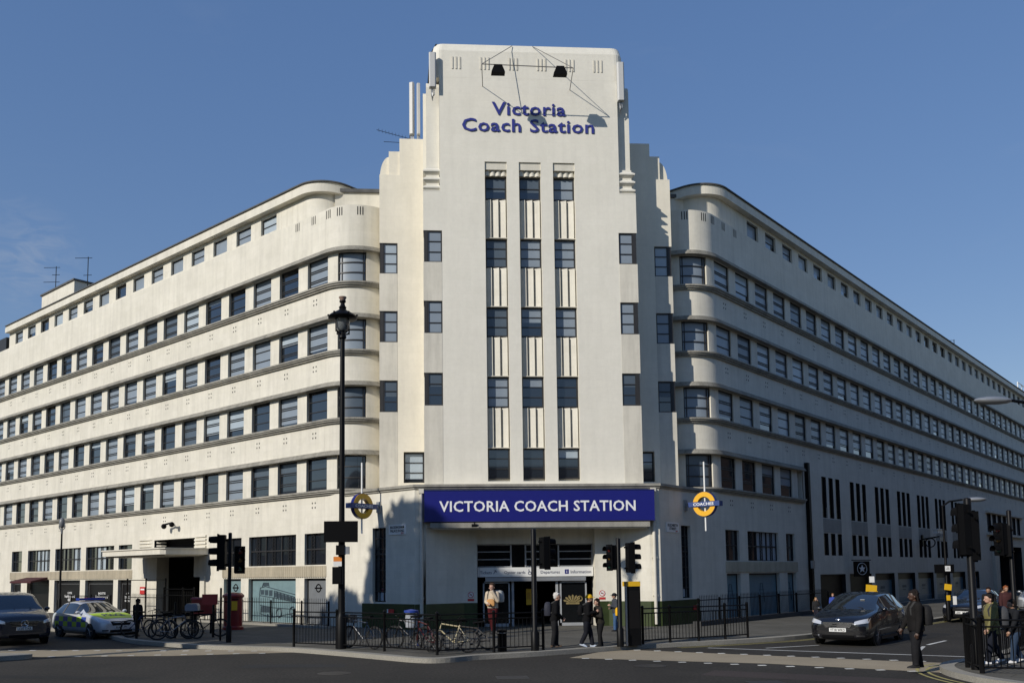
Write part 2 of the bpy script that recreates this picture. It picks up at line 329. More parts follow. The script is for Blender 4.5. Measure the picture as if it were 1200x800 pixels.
# windows are collected first, so that the hundred that show largest become parts of their own
WIN = []
_wc = {}
def win_mb(w, h, blind, bk, rows=3, cols=1, fr=.05, dbl=False):
    f, g = MB(), MB()
    f.box(-w / 2, w / 2, -.02, .06, 0, fr); f.box(-w / 2, w / 2, -.02, .06, h - fr, h)
    f.box(-w / 2, -w / 2 + fr, -.02, .06, fr, h - fr); f.box(w / 2 - fr, w / 2, -.02, .06, fr, h - fr)
    for r in range(1, rows):
        z = h * r / rows
        f.box(-w / 2 + fr, w / 2 - fr, -.012, .05, z - .018, z + .018)
        if dbl: f.box(-w / 2 + fr, w / 2 - fr, -.012, .05, z - .018 - .09, z + .018 - .09)
    for c in range(1, cols):
        x = -w / 2 + w * c / cols; f.box(x - .02, x + .02, -.008, .045, fr, h - fr)
    zb = h - fr - (h - 2 * fr) * blind
    x0, x1 = -w / 2 + fr, w / 2 - fr
    if blind < .99: g.face([(x0, .02, fr), (x1, .02, fr), (x1, .02, zb), (x0, .02, zb)], 0)
    if blind > .01: g.face([(x0, .02, zb), (x1, .02, zb), (x1, .02, h - fr), (x0, .02, h - fr)], 1 + bk)
    return f, g
def window(M, w, h, blind=0, bk=0, rows=3, cols=1, fr=.05, dbl=False):
    c = M.translation; d = (c - CAM).length; n = M.to_3x3() @ Vector((0, -1, 0)); cs = max((CAM - c).normalized().dot(n), 0.02)
    u = (c - CAM).dot(CR) / (c - CAM).dot(CF) * FPX + PPX
    area = w * h * cs / d ** 2 if -20 < u < 1220 else 0
    WIN.append((area, M, (w, h, round(blind, 2), bk, rows, cols, fr, dbl)))
GM = [GLASS] + BLINDS
def flush_windows():
    WIN.sort(key=lambda t: -t[0]); fm, gm = {}, {}
    SF, SG = MB(), MB()
    for i, (a, M, k) in enumerate(WIN):
        if k not in fm:
            f, g = win_mb(*k); fm[k] = (f, g, f.mesh('window', FRAME), g.mesh('pane', GM))
        f, g, fme, gme = fm[k]
        if i < 90:
            o = bpy.data.objects.new('window', fme); C.objects.link(o); o.parent = ST; o.matrix_local = M
            p = bpy.data.objects.new('pane', gme); C.objects.link(p); p.parent = o
        else: SF.add(f, M); SG.add(g, M)
    o = tag(SF.build('distant_windows', FRAME, ST), kind='stuff'); p = tag(SG.build('panes', GM, o), kind='stuff')

ROWS = [(15.08, 16.46), (12.04, 13.44), (9.04, 10.44), (5.95, 7.42)]   # window openings of the four long rows
SP, WW = 2.139, 1.455
MW = {1: Matrix(((S2, -S2, 0, 8.785), (S2, S2, 0, 2.93), (0, 0, 1, 0), (0, 0, 0, 1))), -1: Matrix(((S2, S2, 0, -8.785), (-S2, S2, 0, 2.93), (0, 0, 1, 0), (0, 0, 0, 1)))}
RC = 1.8
def wing(s):
    M = MW[s]; TM = 47 if s < 0 else 100; rw = random.Random(11 + s)
    def arc(a0, a1, n, R=RC): return [(-s * R * math.sin(RAD(a)), R - R * math.cos(RAD(a)) + (RC - R) * 0, -s * math.sin(RAD(a)), -math.cos(RAD(a))) for a in [a0 + (a1 - a0) * k / n for k in range(n + 1)]]
    def P(t, y=0): return (s * t, y, 0, -1)
    full = [P(TM), P(0)] + arc(3, 86, 22)
    arc0, arcw, arc1 = arc(0, 19, 5), arc(19, 61, 12), arc(61, 86, 6)
    W_, LG = MB(), MB()
    lim = lambda k: (9.1 if (s > 0 and k == 3) else TM)
    for k, (z0, z1) in enumerate(ROWS):
        tm = lim(k); pth = [P(tm), P(0)] + arc(3, 86, 22)
        # reeded sill and hood: three steps each
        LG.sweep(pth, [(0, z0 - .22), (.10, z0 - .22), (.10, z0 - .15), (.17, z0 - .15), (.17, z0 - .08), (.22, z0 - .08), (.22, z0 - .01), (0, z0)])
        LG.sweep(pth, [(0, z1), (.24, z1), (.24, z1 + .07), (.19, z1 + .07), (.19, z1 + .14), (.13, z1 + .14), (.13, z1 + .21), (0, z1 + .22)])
        zt = ROWS[k - 1][0] - .0 if k else 18.58
        W_.sweep(full if tm == TM else full, [(-.3, z1 + .002), (0, z1 + .002), (0, zt - .002), (-.3, zt - .002)])
        W_.sweep([P(tm, .3), P(0, .3)] , [(0, z0), (0.004, z0), (0.004, z1), (0, z1)], 1)
        # piers
        i = 0
        while i * SP + WW < tm:
            a = i * SP + WW; b = min((i + 1) * SP, tm)
            W_.box(s * a, s * b, .035, .3, z0, z1)
            i += 1
        if tm < TM: W_.box(s * tm, s * (tm + .01), 0, .3, z0 - .1, z1)
        for aa in (arc0, arc1): W_.sweep(aa, [(-.3, z0), (-.035, z0), (-.035, z1), (-.3, z1)])
        # curved corner window
        f, g = MB(), MB(); d = -.13
        for zz in (z0 + .04, z0 + (z1 - z0) * .34, z0 + (z1 - z0) * .67, z1 - .04): f.sweep(arcw, [(d - .04, zz - .022), (d + .02, zz - .022), (d + .02, zz + .022), (d - .04, zz + .022)])
        for a in (19.6, 24, 57, 60.4):
            q = arc(a - .7, a + .7, 1); f.sweep(q, [(d - .04, z0), (d + .02, z0), (d + .02, z1), (d - .04, z1)])
        g.grid([[(x + nx * (d - .02), y + ny * (d - .02), z) for z in (z0, z1)] for x, y, nx, ny in arcw], 0, True, False)
        o = part(f, 'curved_window', FRAME, M); bl = [1, 1, 2, 0][k] if s < 0 else [1, 1, 1, 2][k]
        g.build('pane', (BLINDS[bl] if k < 3 or s > 0 else GLASS), o)
        wd = MB(); wd.grid([[(x + nx * -.42, y + ny * -.42, z) for z in (z0, z1)] for x, y, nx, ny in arc(10, 70, 6)], 0, False, False); W_.add(MB())
        # windows of this row
        i = 0
        while i * SP + WW < tm:
            t = i * SP + WW / 2
            if s < 0:
                if k <= 1: bl, bk = rw.choice(((1, 0), (1, 1), (1, 1), (1, 1), (.68, 1), (1, 2), (1, 2), (.0, 0), (.4, 0), (.85, 1), (.15, 0))); dbl = rw.random() < .7
                else: bl, bk = rw.choice(((0, 0), (0, 0), (0, 0), (1, 2), (.55, 1), (.75, 0), (1, 1), (.35, 2), (.9, 1), (.22, 0))); dbl = bl > .3
            else: bl, bk = rw.choice(((1, 1), (1, 1), (1, 1), (1, 0), (.7, 0), (1, 2), (.85, 1))) if k < 3 else (rw.choice((.0, .4, .6)), 1); dbl = rw.random() < .5
            window(M @ T(s * t, .17 if s < 0 else .11, z0), WW, z1 - z0, bl, bk, 3, 1, .05, dbl)
            i += 1
        # four-hole vents under each window
    for k in range(4):
        z = ROWS[k][0] - .62
        for i in range(int(lim(k) / SP)):
            t = i * SP + .85
            for dx in (-.1, .1):
                for dz in (-.1, .1):
                    x = s * (t + dx); W_.face([(x - .035, -.003, z + dz - .035), (x + .035, -.003, z + dz - .035), (x + .035, -.003, z + dz + .035), (x - .035, -.003, z + dz + .035)], 1)
    # expansion joints, thin vertical strips in the panel colour
    for t in ((.12, 6.2, 12.6, 19.2, 25.7, 32.2, 38.7, 45.2) if s < 0 else (2.0, 6.1, 12.3, 18.6, 27.5, 37.1, 49.4, 61, 73, 85)):
        zs = [ROWS[0][1] + .22, 18.56]
        for za, zb in ((ROWS[0][1] + .23, 18.57), (ROWS[1][1] + .23, ROWS[0][0] - .23), (ROWS[2][1] + .23, ROWS[1][0] - .23), (ROWS[3][1] + .23 if t < lim(3) else 7.6, ROWS[2][0] - .23), (4.4, ROWS[3][0] - .26)):
            W_.face([(s * t - .02, -.003, za), (s * t + .02, -.003, za), (s * t + .02, -.003, zb), (s * t - .02, -.003, zb)], 2)
    # flutes cut in the parapet round the corner
    for t in (2.2, 1.0, -.05): 
        for q in (-.12, 0, .12): W_.box(s * (t + q) - .02, s * (t + q) + .02, -.006, .0, 18.12, 18.5, 1)
    for a in (22, 52):
        for q in (-3.6, 0, 3.6):
            x, y, nx, ny = arc(a + q - .7, a + q + .7, 1)[0]; x2, y2, _, _ = arc(a + q - .7, a + q + .7, 1)[1]
            W_.face([(x + nx * .005, y + ny * .005, 18.12), (x2 + nx * .005, y2 + ny * .005, 18.12), (x2 + nx * .005, y2 + ny * .005, 18.5), (x + nx * .005, y + ny * .005, 18.5)], 1)
    # core of the block and the flat behind the parapet
    W_.box(s * .0, s * TM, .302, 14, 5.4, 18.5)
    W_.prism([(p[0] - p[2] * .45, p[1] - p[3] * .45) for p in arc(0, 86, 10)] + [(-s * RC, 12), (s * .0, 12)], 5.4, 18.5, 'z', 0)
    # attic storey set back, its slab oversailing
    AT, SL = MB(), MB()
    a_c = 2.0 if s < 0 else 1.4; Ra = 1.5; TA = 36.6 if s < 0 else TM
    def aarc(d): return [(s * a_c - s * (Ra + d) * math.sin(RAD(a)), Ra - (Ra + d) * math.cos(RAD(a)), -s * math.sin(RAD(a)), -math.cos(RAD(a))) for a in range(0, 91, 6)]
    apath = [P(TA, 0)] + aarc(0) ; last = apath[-1]; apath.append((last[0], 11, last[2], last[3]))
    SL.sweep(apath, [(-1.5, 19.82), (.02, 19.82), (.02, 20.16), (-.03, 20.2), (-.03, 20.28), (-1.5, 20.28)])
    SL.sweep(apath, [(-.06, 20.284), (.05, 20.284), (.05, 20.34), (-.06, 20.34)], 1)
    SL.prism([(p[0] - p[2] * 1.4, p[1] - p[3] * 1.4) for p in apath] + [(s * TA, 11)], 20.05, 20.2, 'z', 1)
    t0 = 2.0 * SP if s < 0 else 2 * SP - .05
    def PA(a, b, d): return (s * a, .3 + d, b)
    hs = []; i = 0
    while t0 + i * SP + 1.3 < TA - .5:
        hs.append((t0 + i * SP, t0 + i * SP + 1.28, 18.86, 19.66, .16)); i += 1
    holes(AT, a_c, TA, 18.4, 19.83, hs, PA)
    AT.box(s * a_c, s * TA, .5, 10, 18.4, 19.83, 1)
    AT.sweep([(p[0] - p[2] * .3, p[1] - p[3] * .3, p[2], p[3]) for p in apath[1:]], [(-.3, 18.4), (0, 18.4), (0, 19.83), (-.3, 19.83)])
    for q in range(5): AT.box(s * (a_c + .2 + q * .42) - .012, s * (a_c + .2 + q * .42) + .012, .296, .3, 18.5, 19.8, 2)
    for h in hs:
        bl, bk = rw.choice(((1, 0), (1, 1), (1, 1), (1, 1), (.6, 1), (0, 0)))
        window(M @ T(s * (h[0] + .64), .43, h[2]), 1.28, .8, bl, bk, 2 if rw.random() < .4 else 1)
    if s < 0: q = MB(); q.box(-45, -38, .6, 6, 18.5, 19.9); part(q, 'rooftop_store', FRAME, M)
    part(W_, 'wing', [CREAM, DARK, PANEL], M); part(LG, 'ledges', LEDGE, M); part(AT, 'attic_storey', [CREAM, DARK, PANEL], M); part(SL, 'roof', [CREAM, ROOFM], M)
    # ---------------- ground storey
    G = MB(); PG = lambda a, b, d: (s * a, d, b); hs = []
    TW = (-3.84, -3.04, 1.16, 4.16)
    gz = 5.73
    def bay(t0, t1, mz0=2.72, mz1=4.1, lz0=.16, lz1=2.14, low=True):
        hs.append((t0, t1, mz0, mz1, .22, 1))
        if low: hs.append((t0, t1, lz0, lz1, .24, 1))
    hs.append((*TW, .25, 1))
    if s < 0:
        B1 = [(-.02, 1.49), (2.11, 5.78), (6.41, 7.88)]
        B2 = [(17.14, 18.7), (19.25, 22.8), (23.48, 27.07), (27.82, 31.25), (32.22, 33.9), (36, 39.5), (40.2, 44)]
        for b in B1 + B2: bay(*b)
        hs.append((9.5, 15.2, 0.0, 3.3, 3.0, 1, 1)); hs.append((10.6, 14.7, 3.62, 4.25, .8, 1, 1))  # entrance side walls coloured dark, standing in for the shade inside
        holes(G, -5.52, TM, 0, gz, hs, PG)
        bands = [(-.06, 7.96), (17.05, 34.0)]
    else:
        B1 = [(.14, 1.5), (2.37, 5.8), (6.72, 7.8)]; B2 = []
        for b in B1: bay(*b)
        holes(G, -5.52, 9.2, 0, gz, hs, PG); hs = []
        for k in range(7):
            t = 11.75 + 4.33 * k
            for q in (0, 1.02, 2.04): hs.append((t + q, t + q + .66, 5.1, 7.36, .1, 3, 1)); hs.append((t + q, t + q + .66, 3.05, 4.26, .1, 3, 1))
            G.box(s * t, s * (t + 2.7), -.012, 0.0, 4.3, 5.06, 4)
        for k in range(8): hs.append((11.0 + 4.33 * k + (.1 if k else .0), 11.0 + 4.33 * k + 3.75, .16, 2.02, .22, 1, 1))
        for k in range(7): hs.append((48.9 + 1.95 * k, 48.9 + 1.95 * k + 1.4, 5.35, 6.95, .12, 1, 1))
        hs.append((52, 62, 0, 4.2, 4, 1, 1))
        holes(G, 9.2, TM, 0, 7.421, hs, PG); bands = [(.06, 7.95)]
        LG2 = MB(); LG2.box(s * 48.5, s * 63, -.25, 0, 5.1, 5.3); LG2.box(s * 48.5, s * 63, -.25, 0, 7.0, 7.2); LG2.box(s * 49.8, s * 51.2, -.3, 0, 0, 4.8); LG2.build('entrance_surround', PANEL, ST, M)
    part(G, 'ground_storey', [CREAM, DARK, PANEL, GLASSD, SPAN], M)
    for a, b in bands:
        fb = MB()
        n = int((b - a) / .155)
        for k in range(n):
            x = a + (b - a) * k / n; w = (b - a) / n
            fb.prism([(s * x, -.004), (s * (x + w * .5), -.07), (s * (x + w * .82), -.07), (s * (x + w), -.004)], 2.2, 2.68, 'z')
        part(fb, 'fluted_band', FLUTE, M)
    # ground-storey glazing: steel lattice casements above, panels below
    for b0, b1 in B1 + B2:
        w = b1 - b0; n = 1 if w < 2 else 3; f, g = MB(), MB(); h = 1.38
        for r in (0, .5, 1): f.box(-w / 2, w / 2, -.02, .03, h * r - (.03 if r else 0), h * r + (.03 if r < 1 else 0))
        for c in range(n + 1):
            x = -w / 2 + w * c / n; f.box(x - .03, x + .03, -.03, .03, 0, h)
        for c in range(n):
            x = -w / 2 + w * (c + (.5 if n > 1 else .3)) / n
            for q in range(9):
                z = h * q / 9; f.path([(x - .1, -.02, z), (x + .1, -.02, z + h / 9)], .008, 4); f.path([(x + .1, -.02, z), (x - .1, -.02, z + h / 9)], .008, 4)
            f.box(x - .115, x - .1, -.02, .02, 0, h); f.box(x + .1, x + .115, -.02, .02, 0, h)
            bl = rw.random() < (.6 if b0 > 16 else .12)
            g.face([(-w / 2 + w * c / n, .03, 0), (-w / 2 + w * (c + 1) / n, .03, 0), (-w / 2 + w * (c + 1) / n, .03, h), (-w / 2 + w * c / n, .03, h)], 1 if bl and c else 0)
        o = part(f, 'lattice_window', FRAME, M @ T(s * (b0 + b1) / 2, .14, 2.72)); g.build('pane', [GLASS, BLINDS[0]], o)
    f, g = MB(), MB(); w, h = .8, 3.0
    for c in range(4): f.box(-w / 2 + w * c / 3 - .015, -w / 2 + w * c / 3 + .015, -.02, .03, 0, h)
    for r in range(8): f.box(-w / 2, w / 2, -.015, .025, h * r / 7 - .015, h * r / 7 + .015)
    f.box(-w / 2, w / 2, -.03, .03, 1.9, 1.96); g.face([(-w / 2, .03, 0), (w / 2, .03, 0), (w / 2, .03, h), (-w / 2, .03, h)])
    g.face([(-w * .3, .026, .05), (w * .3, .026, .05), (w * .3, .026, .38), (-w * .3, .026, .38)], 1)
    o = part(f, 'tall_window', FRAME, M @ T(s * -3.44, .16, 1.16)); g.build('pane', [GLASS, BLINDS[0]], o)
    return B1, B2
LB1, LB2 = wing(-1); RB1, RB2 = wing(1)
# ------------------------------------------------------------------ tower
TR = [(17.98, 18.95), (15.03, 16.26), (12.07, 13.32), (9.09, 10.37), (6.12, 7.38)]     # five storeys of the three window strips
CW = [(15.15, 16.5), (12.14, 13.5), (9.12, 10.48)]                                     # windows cut into the corners
def tower():
    W_, D_ = MB(), MB()
    PF = lambda a, b, d: (a, d, b)
    cols = [-1.445, 0.0, 1.445]; hw = .465
    hs = [(c - hw, c + hw, 6.0, 19.52, .4) for c in cols]
    for z0, z1 in CW: hs += [(-4.5, -3.72, z0, z1, .32), (3.72, 4.5, z0, z1, .32)]
    holes(W_, -4.5, 4.5, 5.4, 18.2, [h if h[3] < 19 else (h[0], h[1], h[2], 18.2, h[4]) for h in hs], PF)
    holes(W_, -3.8, 3.8, 18.2, 23.2, [(c - hw, c + hw, 18.2, 19.52, .4) for c in cols], PF)
    for c in cols: W_.box(c - hw, c + hw, .4, .5, 6.0, 19.52)
    for sx in (-1, 1):      # returns of the tower with the notches for the corner windows
        holes(W_, 0, 9, 5.4, 18.2, [(0, .8, z0, z1, .3) for z0, z1 in CW], lambda a, b, d: (sx * (4.5 - d), a, b))
        for z0, z1 in CW: W_.box(sx * 3.725, sx * 4.45, .11, .9, z0 + .002, z1 - .002, 2)
    W_.box(-4.499, 4.499, 1.0, 9, 5.4, 23.0); W_.box(-3.7, 3.7, .55, 1.0, 5.4, 23.2)
    # notched corners above: a slim round-topped pilaster standing on three stepped ribs
    for sx in (-1, 1):
        W_.box(sx * 3.8, sx * 3.803, 0, .7, 18.2, 23.2)
        W_.box(sx * 3.81, sx * 4.36, .3, .99, 18.2, 22.9); W_.prism([(.3, 22.9), (.34, 23.05), (.5, 23.18), (.7, 23.2), (.99, 23.2), (.99, 22.9)], sx * 3.81, sx * 4.36, 'x')
        W_.box(sx * 3.805, sx * 4.5, .0, 1.0, 18.19, 18.24)
        for q in range(3):
            z = 18.24 + q * .36; r2 = 2 ** .5
            W_.grid([[(sx * 4.1 + dx * r, .42 + dy * r, z + dz) for dx, dy in ((-1, -1), (1, -1), (1, 1), (-1, 1))] for r, dz in ((.27, 0), (.40, .11), (.40, .17), (.27, .28), (.27, .36))], 0, False)
    # crown set back a little above a string line, with six groups of flutes
    cr = [(-4.1 + .4 * (1 - math.cos(RAD(a))), .4 - .4 * math.sin(RAD(a))) for a in range(0, 91, 15)]; rc = [(-x, y) for x, y in cr[::-1]]
    W_.prism([(x, y * 1.0 - .002) for x, y in cr + rc] + [(4.1, 8.9), (-4.1, 8.9)], 23.2, 24.4, 'z')
    W_.grid([[(x * k, y + o, z) for x, y in cr + rc + [(4.1, 8.9), (-4.1, 8.9)]] for k, o, z in ((1, -.002, 24.4), (.985, .1, 24.74), (.98, .16, 24.78))], 0, False)
    for k in range(6):
        x = -3.08 + k * 1.215
        for q in (-.16, 0, .16): W_.box(x + q - .03, x + q + .03, -.03, -.003, 23.58, 24.12, 1)
    # weathered render below the corner windows
    for sx in (-1, 1):
        for (za, zb) in ((5.8, 9.12), (10.48, 12.14), (13.5, 15.15)): W_.box(sx * 3.73, sx * 4.5, -.008, -.001, za, zb, 1)
    part(W_, 'tower', [WHITE, PANEL, DARK, FLUTE])
    # spandrels of three convex flutes between the windows, a wavy pelmet at the head
    for c in cols:
        for i in range(4):
            fl = MB()
            za, zb = TR[i + 1][1] + .03, TR[i][0] - .03
            for q in range(3):
                x0 = c - hw + .01 + q * .31
                fl.prism([(x0, .38), (x0, .30), (x0 + .05, .27), (x0 + .245, .19), (x0 + .265, .21), (x0 + .265, .38)], za, zb, 'z')
            fl.box(c - hw + .01, c + hw - .01, .16, .39, za - .03, za, 1)
            part(fl, 'spandrel', [CREAM, PANEL])
        fl = MB()
        fl.box(c - hw, c + hw, .06, .39, 19.2, 19.52)
        n = 24
        fl.grid([[(c - hw + 2 * hw * k / n, .2 - .07 * abs(math.sin(k * math.pi / 6)), z) for k in range(n + 1)] for z in (18.97, 19.18)], 0, True, False)
        fl.box(c - hw, c + hw, .2, .39, 18.97, 19.19, 1); part(fl, 'pelmet', [CREAM, PANEL])
    rw = random.Random(5)
    for ci, c in enumerate(cols):
        for k, (z0, z1) in enumerate(TR):
            bl, bk = rw.choice(((1, 1), (1, 1), (1, 2), (.5, 1), (.66, 2))) if k < 3 else rw.choice(((.33, 1), (.0, 0), (1, 1)) if k == 3 else ((.35, 1), (.3, 0), (.0, 0)))
            window(T(c, .30, z0), .91, z1 - z0, bl, bk, 2 if k == 0 else 3, 1, .055)
    for sx in (-1, 1):
        for k, (z0, z1) in enumerate(CW):
            window(T(sx * 4.03, .06, z0), .61, z1 - z0, [1, 1, .4][k], [1, 1, 2][k], 3, 1, .05)
            fr = MB(); fr.box(sx * 4.336, sx * 4.47, .03, .12, z0, z1); fr.box(sx * 4.45, sx * 4.475, .12, .79, z0, z1)
            part(fr, 'corner_mullion', FRAME)
    # shoulders
    for sx in (-1, 1):
        B = MB(); PS = lambda a, b, d: (sx * a, 1.5 + d, b)
        hs = [(5.62, 6.4, z0, z1, .3, 2) for z0, z1 in CW] + [(4.5, 5.38, 6.1, 7.42, .3, 2)]
        holes(B, 4.5, 6.4, 5.4, 19.5, hs, PS)
        holes(B, 1.5, 9, 5.4, 19.5, [(1.5, 2.2, z0, z1, .3) for z0, z1 in CW], lambda a, b, d: (sx * (6.4 - d), a, b))
        B.box(sx * 4.5, sx * 6.08, 1.85, 9, 5.4, 19.5)
        # stepped and rounded top
        B.box(sx * 4.5, sx * 5.53, 1.5, 8, 19.5, 21.2)
        B.box(sx * 5.53, sx * 6.0, 1.62, 7.5, 19.5, 20.67)
        B.prism([(sx * 6.0, 19.5), (sx * 6.4, 19.5)] + [(sx * (6.0 + .4 * math.cos(RAD(a))), 19.5 + 1.0 * math.sin(RAD(a))) for a in range(10, 91, 10)], 1.8, 7, 'y')
        B.box(sx * 5.53, sx * 6.4, 1.5, 1.62, 19.5, 19.56)
        for (za, zb) in ((5.75, 9.12), (10.48, 12.14), (13.5, 15.15)): B.box(sx * 5.63, sx * 6.4, 1.492, 1.499, za, zb, 1)
        part(B, 'shoulder', [SHLD, PANEL, DARK])
        for k, (z0, z1) in enumerate(CW):
            B2 = MB(); B2.box(sx * 5.63, sx * 6.33, 1.62, 2.4, z0 + .002, z1 - .002); part(B2, 'window_reveal', DARK)
            window(T(sx * 5.93, 1.56, z0), .61, z1 - z0, [1, 1, .5][k], [0, 1, 2][k], 3, 1, .05)
            fr = MB(); fr.box(sx * 6.236, sx * 6.37, 1.53, 1.62, z0, z1); fr.box(sx * 6.35, sx * 6.375, 1.62, 2.19, z0, z1); part(fr, 'corner_mullion', FRAME)
        window(T(sx * 4.95, 1.7, 6.12), .84, 1.28, .9 if sx < 0 else .4, 0, 3, 1, .05)
        L = MB(); L.box(sx * 6.35, sx * 8.6, 4.2, 10, 18.3, 19.9); L.box(sx * 6.3, sx * 8.7, 4.1, 10, 19.9, 20.06, 1); part(L, 'link_block', [CREAM, ROOFM])
tower()
# ------------------------------------------------------------------ podium with the splayed entrance
def podium():
    W_ = MB()
    cz = 5.73
    for sx in (-1, 1):
        X0, Y0 = 8.785 - 5.52 * S2, 2.93 - 5.52 * S2       # meets the wing plane
        W_.face([(sx * X0, Y0, .1), (sx * 4.45, Y0, .1), (sx * 4.45, Y0, cz), (sx * X0, Y0, cz)])
        pl = [((4.45, Y0), (2.93, -.1)), ((2.93, -.1), (2.4, -.1)), ((2.4, -.1), (2.4, .75))]
        for (a, b) in pl: W_.face([(sx * a[0], a[1], .1), (sx * b[0], b[1], .1), (sx * b[0], b[1], 4.07), (sx * a[0], a[1], 4.07)])
        # green glazed dado, 12 mm proud
        G_ = MB()
        for (a, b) in [((8.785 - 2.4 * S2, 2.93 - 2.4 * S2), (X0, Y0)), ((X0, Y0), (4.45, Y0))] + pl[:2]:
            a, b = Vector(a), Vector(b); d = (b - a).normalized(); n = Vector((d.y, -d.x));
            if n.y > 0: n = -n
            if abs(n.y) < .05: n = Vector((-1, 0))
            a2, b2 = a + n * .012, b + n * .012
            G_.face([(sx * a2.x, a2.y, .1), (sx * b2.x, b2.y, .1), (sx * b2.x, b2.y, 1.1), (sx * a2.x, a2.y, 1.1)])
            G_.face([(sx * a2.x, a2.y, 1.1), (sx * b2.x, b2.y, 1.1), (sx * b.x, b.y, 1.1), (sx * a.x, a.y, 1.1)])
        part(G_, 'dado', GREEN)
        # drain pipe channel beside the sign
        W_.tube((sx * 4.62, Y0 - .07, .2), (sx * 4.62, Y0 - .07, 5.6), .07, .07, 10, 1)
        W_.box(sx * 4.52, sx * 4.72, Y0 - .16, Y0, 5.42, 5.6, 1)
        for z in (1.3, 2.8, 4.3): W_.box(sx * 4.52, sx * 4.72, Y0 - .09, Y0 - .0, z, z + .05, 1)
    W_.box(-4.45, 4.45, Y0 + .0, .3, 4.07, cz); W_.box(-2.42, 2.42, .2, 2, 3.45, 4.6)
    W_.prism([(-X0, Y0 + .02), (X0, Y0 + .02), (8.5, 2.7), (8.5, 6), (-8.5, 6), (-8.5, 2.7)], 5.5, 5.72, 'z', 0)
    # coping along the front and both sides
    pth = [(-8.785 + .9, 2.93 - .9, -S2, -S2), (-X0, Y0, -.38, -.92), (X0, Y0, .38, -.92), (8.785 - .9, 2.93 - .9, S2, -S2)]
    cop = MB(); cop.sweep(pth, [(0, 5.6), (.06, 5.6), (.06, 5.66), (.13, 5.68), (.13, 5.78), (-.3, 5.80)]); part(cop, 'coping', LEDGE)
    part(W_, 'podium', [CREAM, PANEL])
    # canopy slab under the name board
    k = MB(); k.box(-4.28, 4.4, -1.33, Y0 - .01, 4.04, 4.24); k.box(-4.2, 4.3, -1.27, Y0 - .01, 4.0, 4.04, 1); part(k, 'canopy', [LEDGE, PANEL])
    # hall behind the doors
    h = MB(); h.box(-2.6, 2.6, .8, 7, .105, .115, 1)
    h.face([(-2.6, 7, .1), (2.6, 7, .1), (2.6, 7, 3.5), (-2.6, 7, 3.5)])
    for sx in (-1, 1): h.face([(sx * 2.6, .8, .1), (sx * 2.6, 7, .1), (sx * 2.6, 7, 3.5), (sx * 2.6, .8, 3.5)])
    h.face([(-2.6, .8, 3.5), (2.6, .8, 3.5), (2.6, 7, 3.5), (-2.6, 7, 3.5)]); part(h, 'entrance_hall', [DARK, mat('hall_floor', (.06, .06, .06), .4)])
    f, g = MB(), MB()
    for z in (2.53, 2.83, 3.14, 3.42): f.box(-2.4, -.98, .72, .78, z - .02, z + .02); f.box(.98, 2.4, .72, .78, z - .02, z + .02); f.box(-.4, .4, .72, .78, z - .02, z + .02)
    for x in (-2.38, -.98, -.38, .38, .98, 2.38): f.box(x - .03, x + .03, .7, .8, 2.5, 3.45)
    f.box(-2.4, 2.4, .7, .8, 3.42, 3.46)
    g.face([(-2.4, .77, 2.5), (2.4, .77, 2.5), (2.4, .77, 3.45), (-2.4, .77, 3.45)])
    EN = T(0, -.3, 0); o = part(f, 'transom_window', GREYF, EN); g.build('pane', GLASSD, o)
    s_ = MB(); s_.box(-2.37, 2.37, .5, .68, 2.12, 2.5); s_.box(-2.3, -2.29, .49, .5, 2.13, 2.49, 1); s_.box(-.16, -.152, .496, .5, 2.12, 2.5, 1)
    o = part(s_, 'information_fascia', [WHITEP, GREYF], EN)
    tm = mat('sign_text', (.02, .025, .08), .5)
    for t, x, w in (('Tickets', -2.03, .48), ('Oyster cards', -.85, .86), ('Departures', .6, .78), ('Information', 1.86, .84)):
        text('lettering', t, tm, o, T(x, .499, 2.3), width=w, depth=.006)
    b = MB(); b.box(1.2, 1.36, .492, .5, 2.22, 2.4, 0); b.build('information_symbol', BLUE, o); text('lettering', 'i', LETW, o, T(1.28, .491, 2.31), height=.1, depth=.004, bold=.03)
    b = MB(); b.path([(-1.72, .497, 2.24), (-1.62, .497, 2.38)], .014, 4); b.path([(-1.7, .497, 2.37), (-1.62, .497, 2.38), (-1.6, .497, 2.3)], .014, 4); b.build('arrow', tm, o)
    b = MB(); b.ring((-.24, .497, 2.26), .06, .012, n=14); b.path([(-.28, .497, 2.42), (-.27, .497, 2.32), (-.19, .497, 2.3), (-.16, .497, 2.22)], .014, 4); b.build('wheelchair_symbol', tm, o)
    s_ = MB(); s_.box(-2.05, 2.05, .45, .7, 1.94, 2.1); part(s_, 'door_gear', [STEEL], EN)
    for x0, x1 in ((-2.15, -1.05), (1.0, 2.1)):
        f = MB(); g = MB()
        f.box(x0, x0 + .06, .6, .68, .12, 1.94); f.box(x1 - .06, x1, .6, .68, .12, 1.94); f.box(x0, x1, .6, .68, 1.86, 1.94); f.box(x0, x1, .6, .68, .12, .24)
        g.face([(x0 + .05, .64, .2), (x1 - .05, .64, .2), (x1 - .05, .64, 1.9), (x0 + .05, .64, 1.9)])
        x = -.93 if x0 < 0 else .88; f.box(x - .05, x + .05, .62, .7, .12, 1.94); f.box(x - .02, x + .02, .56, .62, 1.2, 1.5)
        o = part(f, 'door', GREYF, EN); g.build('pane', GLASSD, o)
    # golden transfer on the right-hand door
    e = MB(); gold = mat('gold_transfer', (.22, .17, .07), .5, var=.3, scale=14)
    for q in range(7): a = RAD(20 + q * 23); e.prism([(1.52, 1.02), (1.52 + .36 * math.cos(a - .14), 1.02 + .3 * math.sin(a - .14)), (1.52 + .42 * math.cos(a), 1.02 + .36 * math.sin(a)), (1.52 + .36 * math.cos(a + .14), 1.02 + .3 * math.sin(a + .14))], .632, .636, 'y')
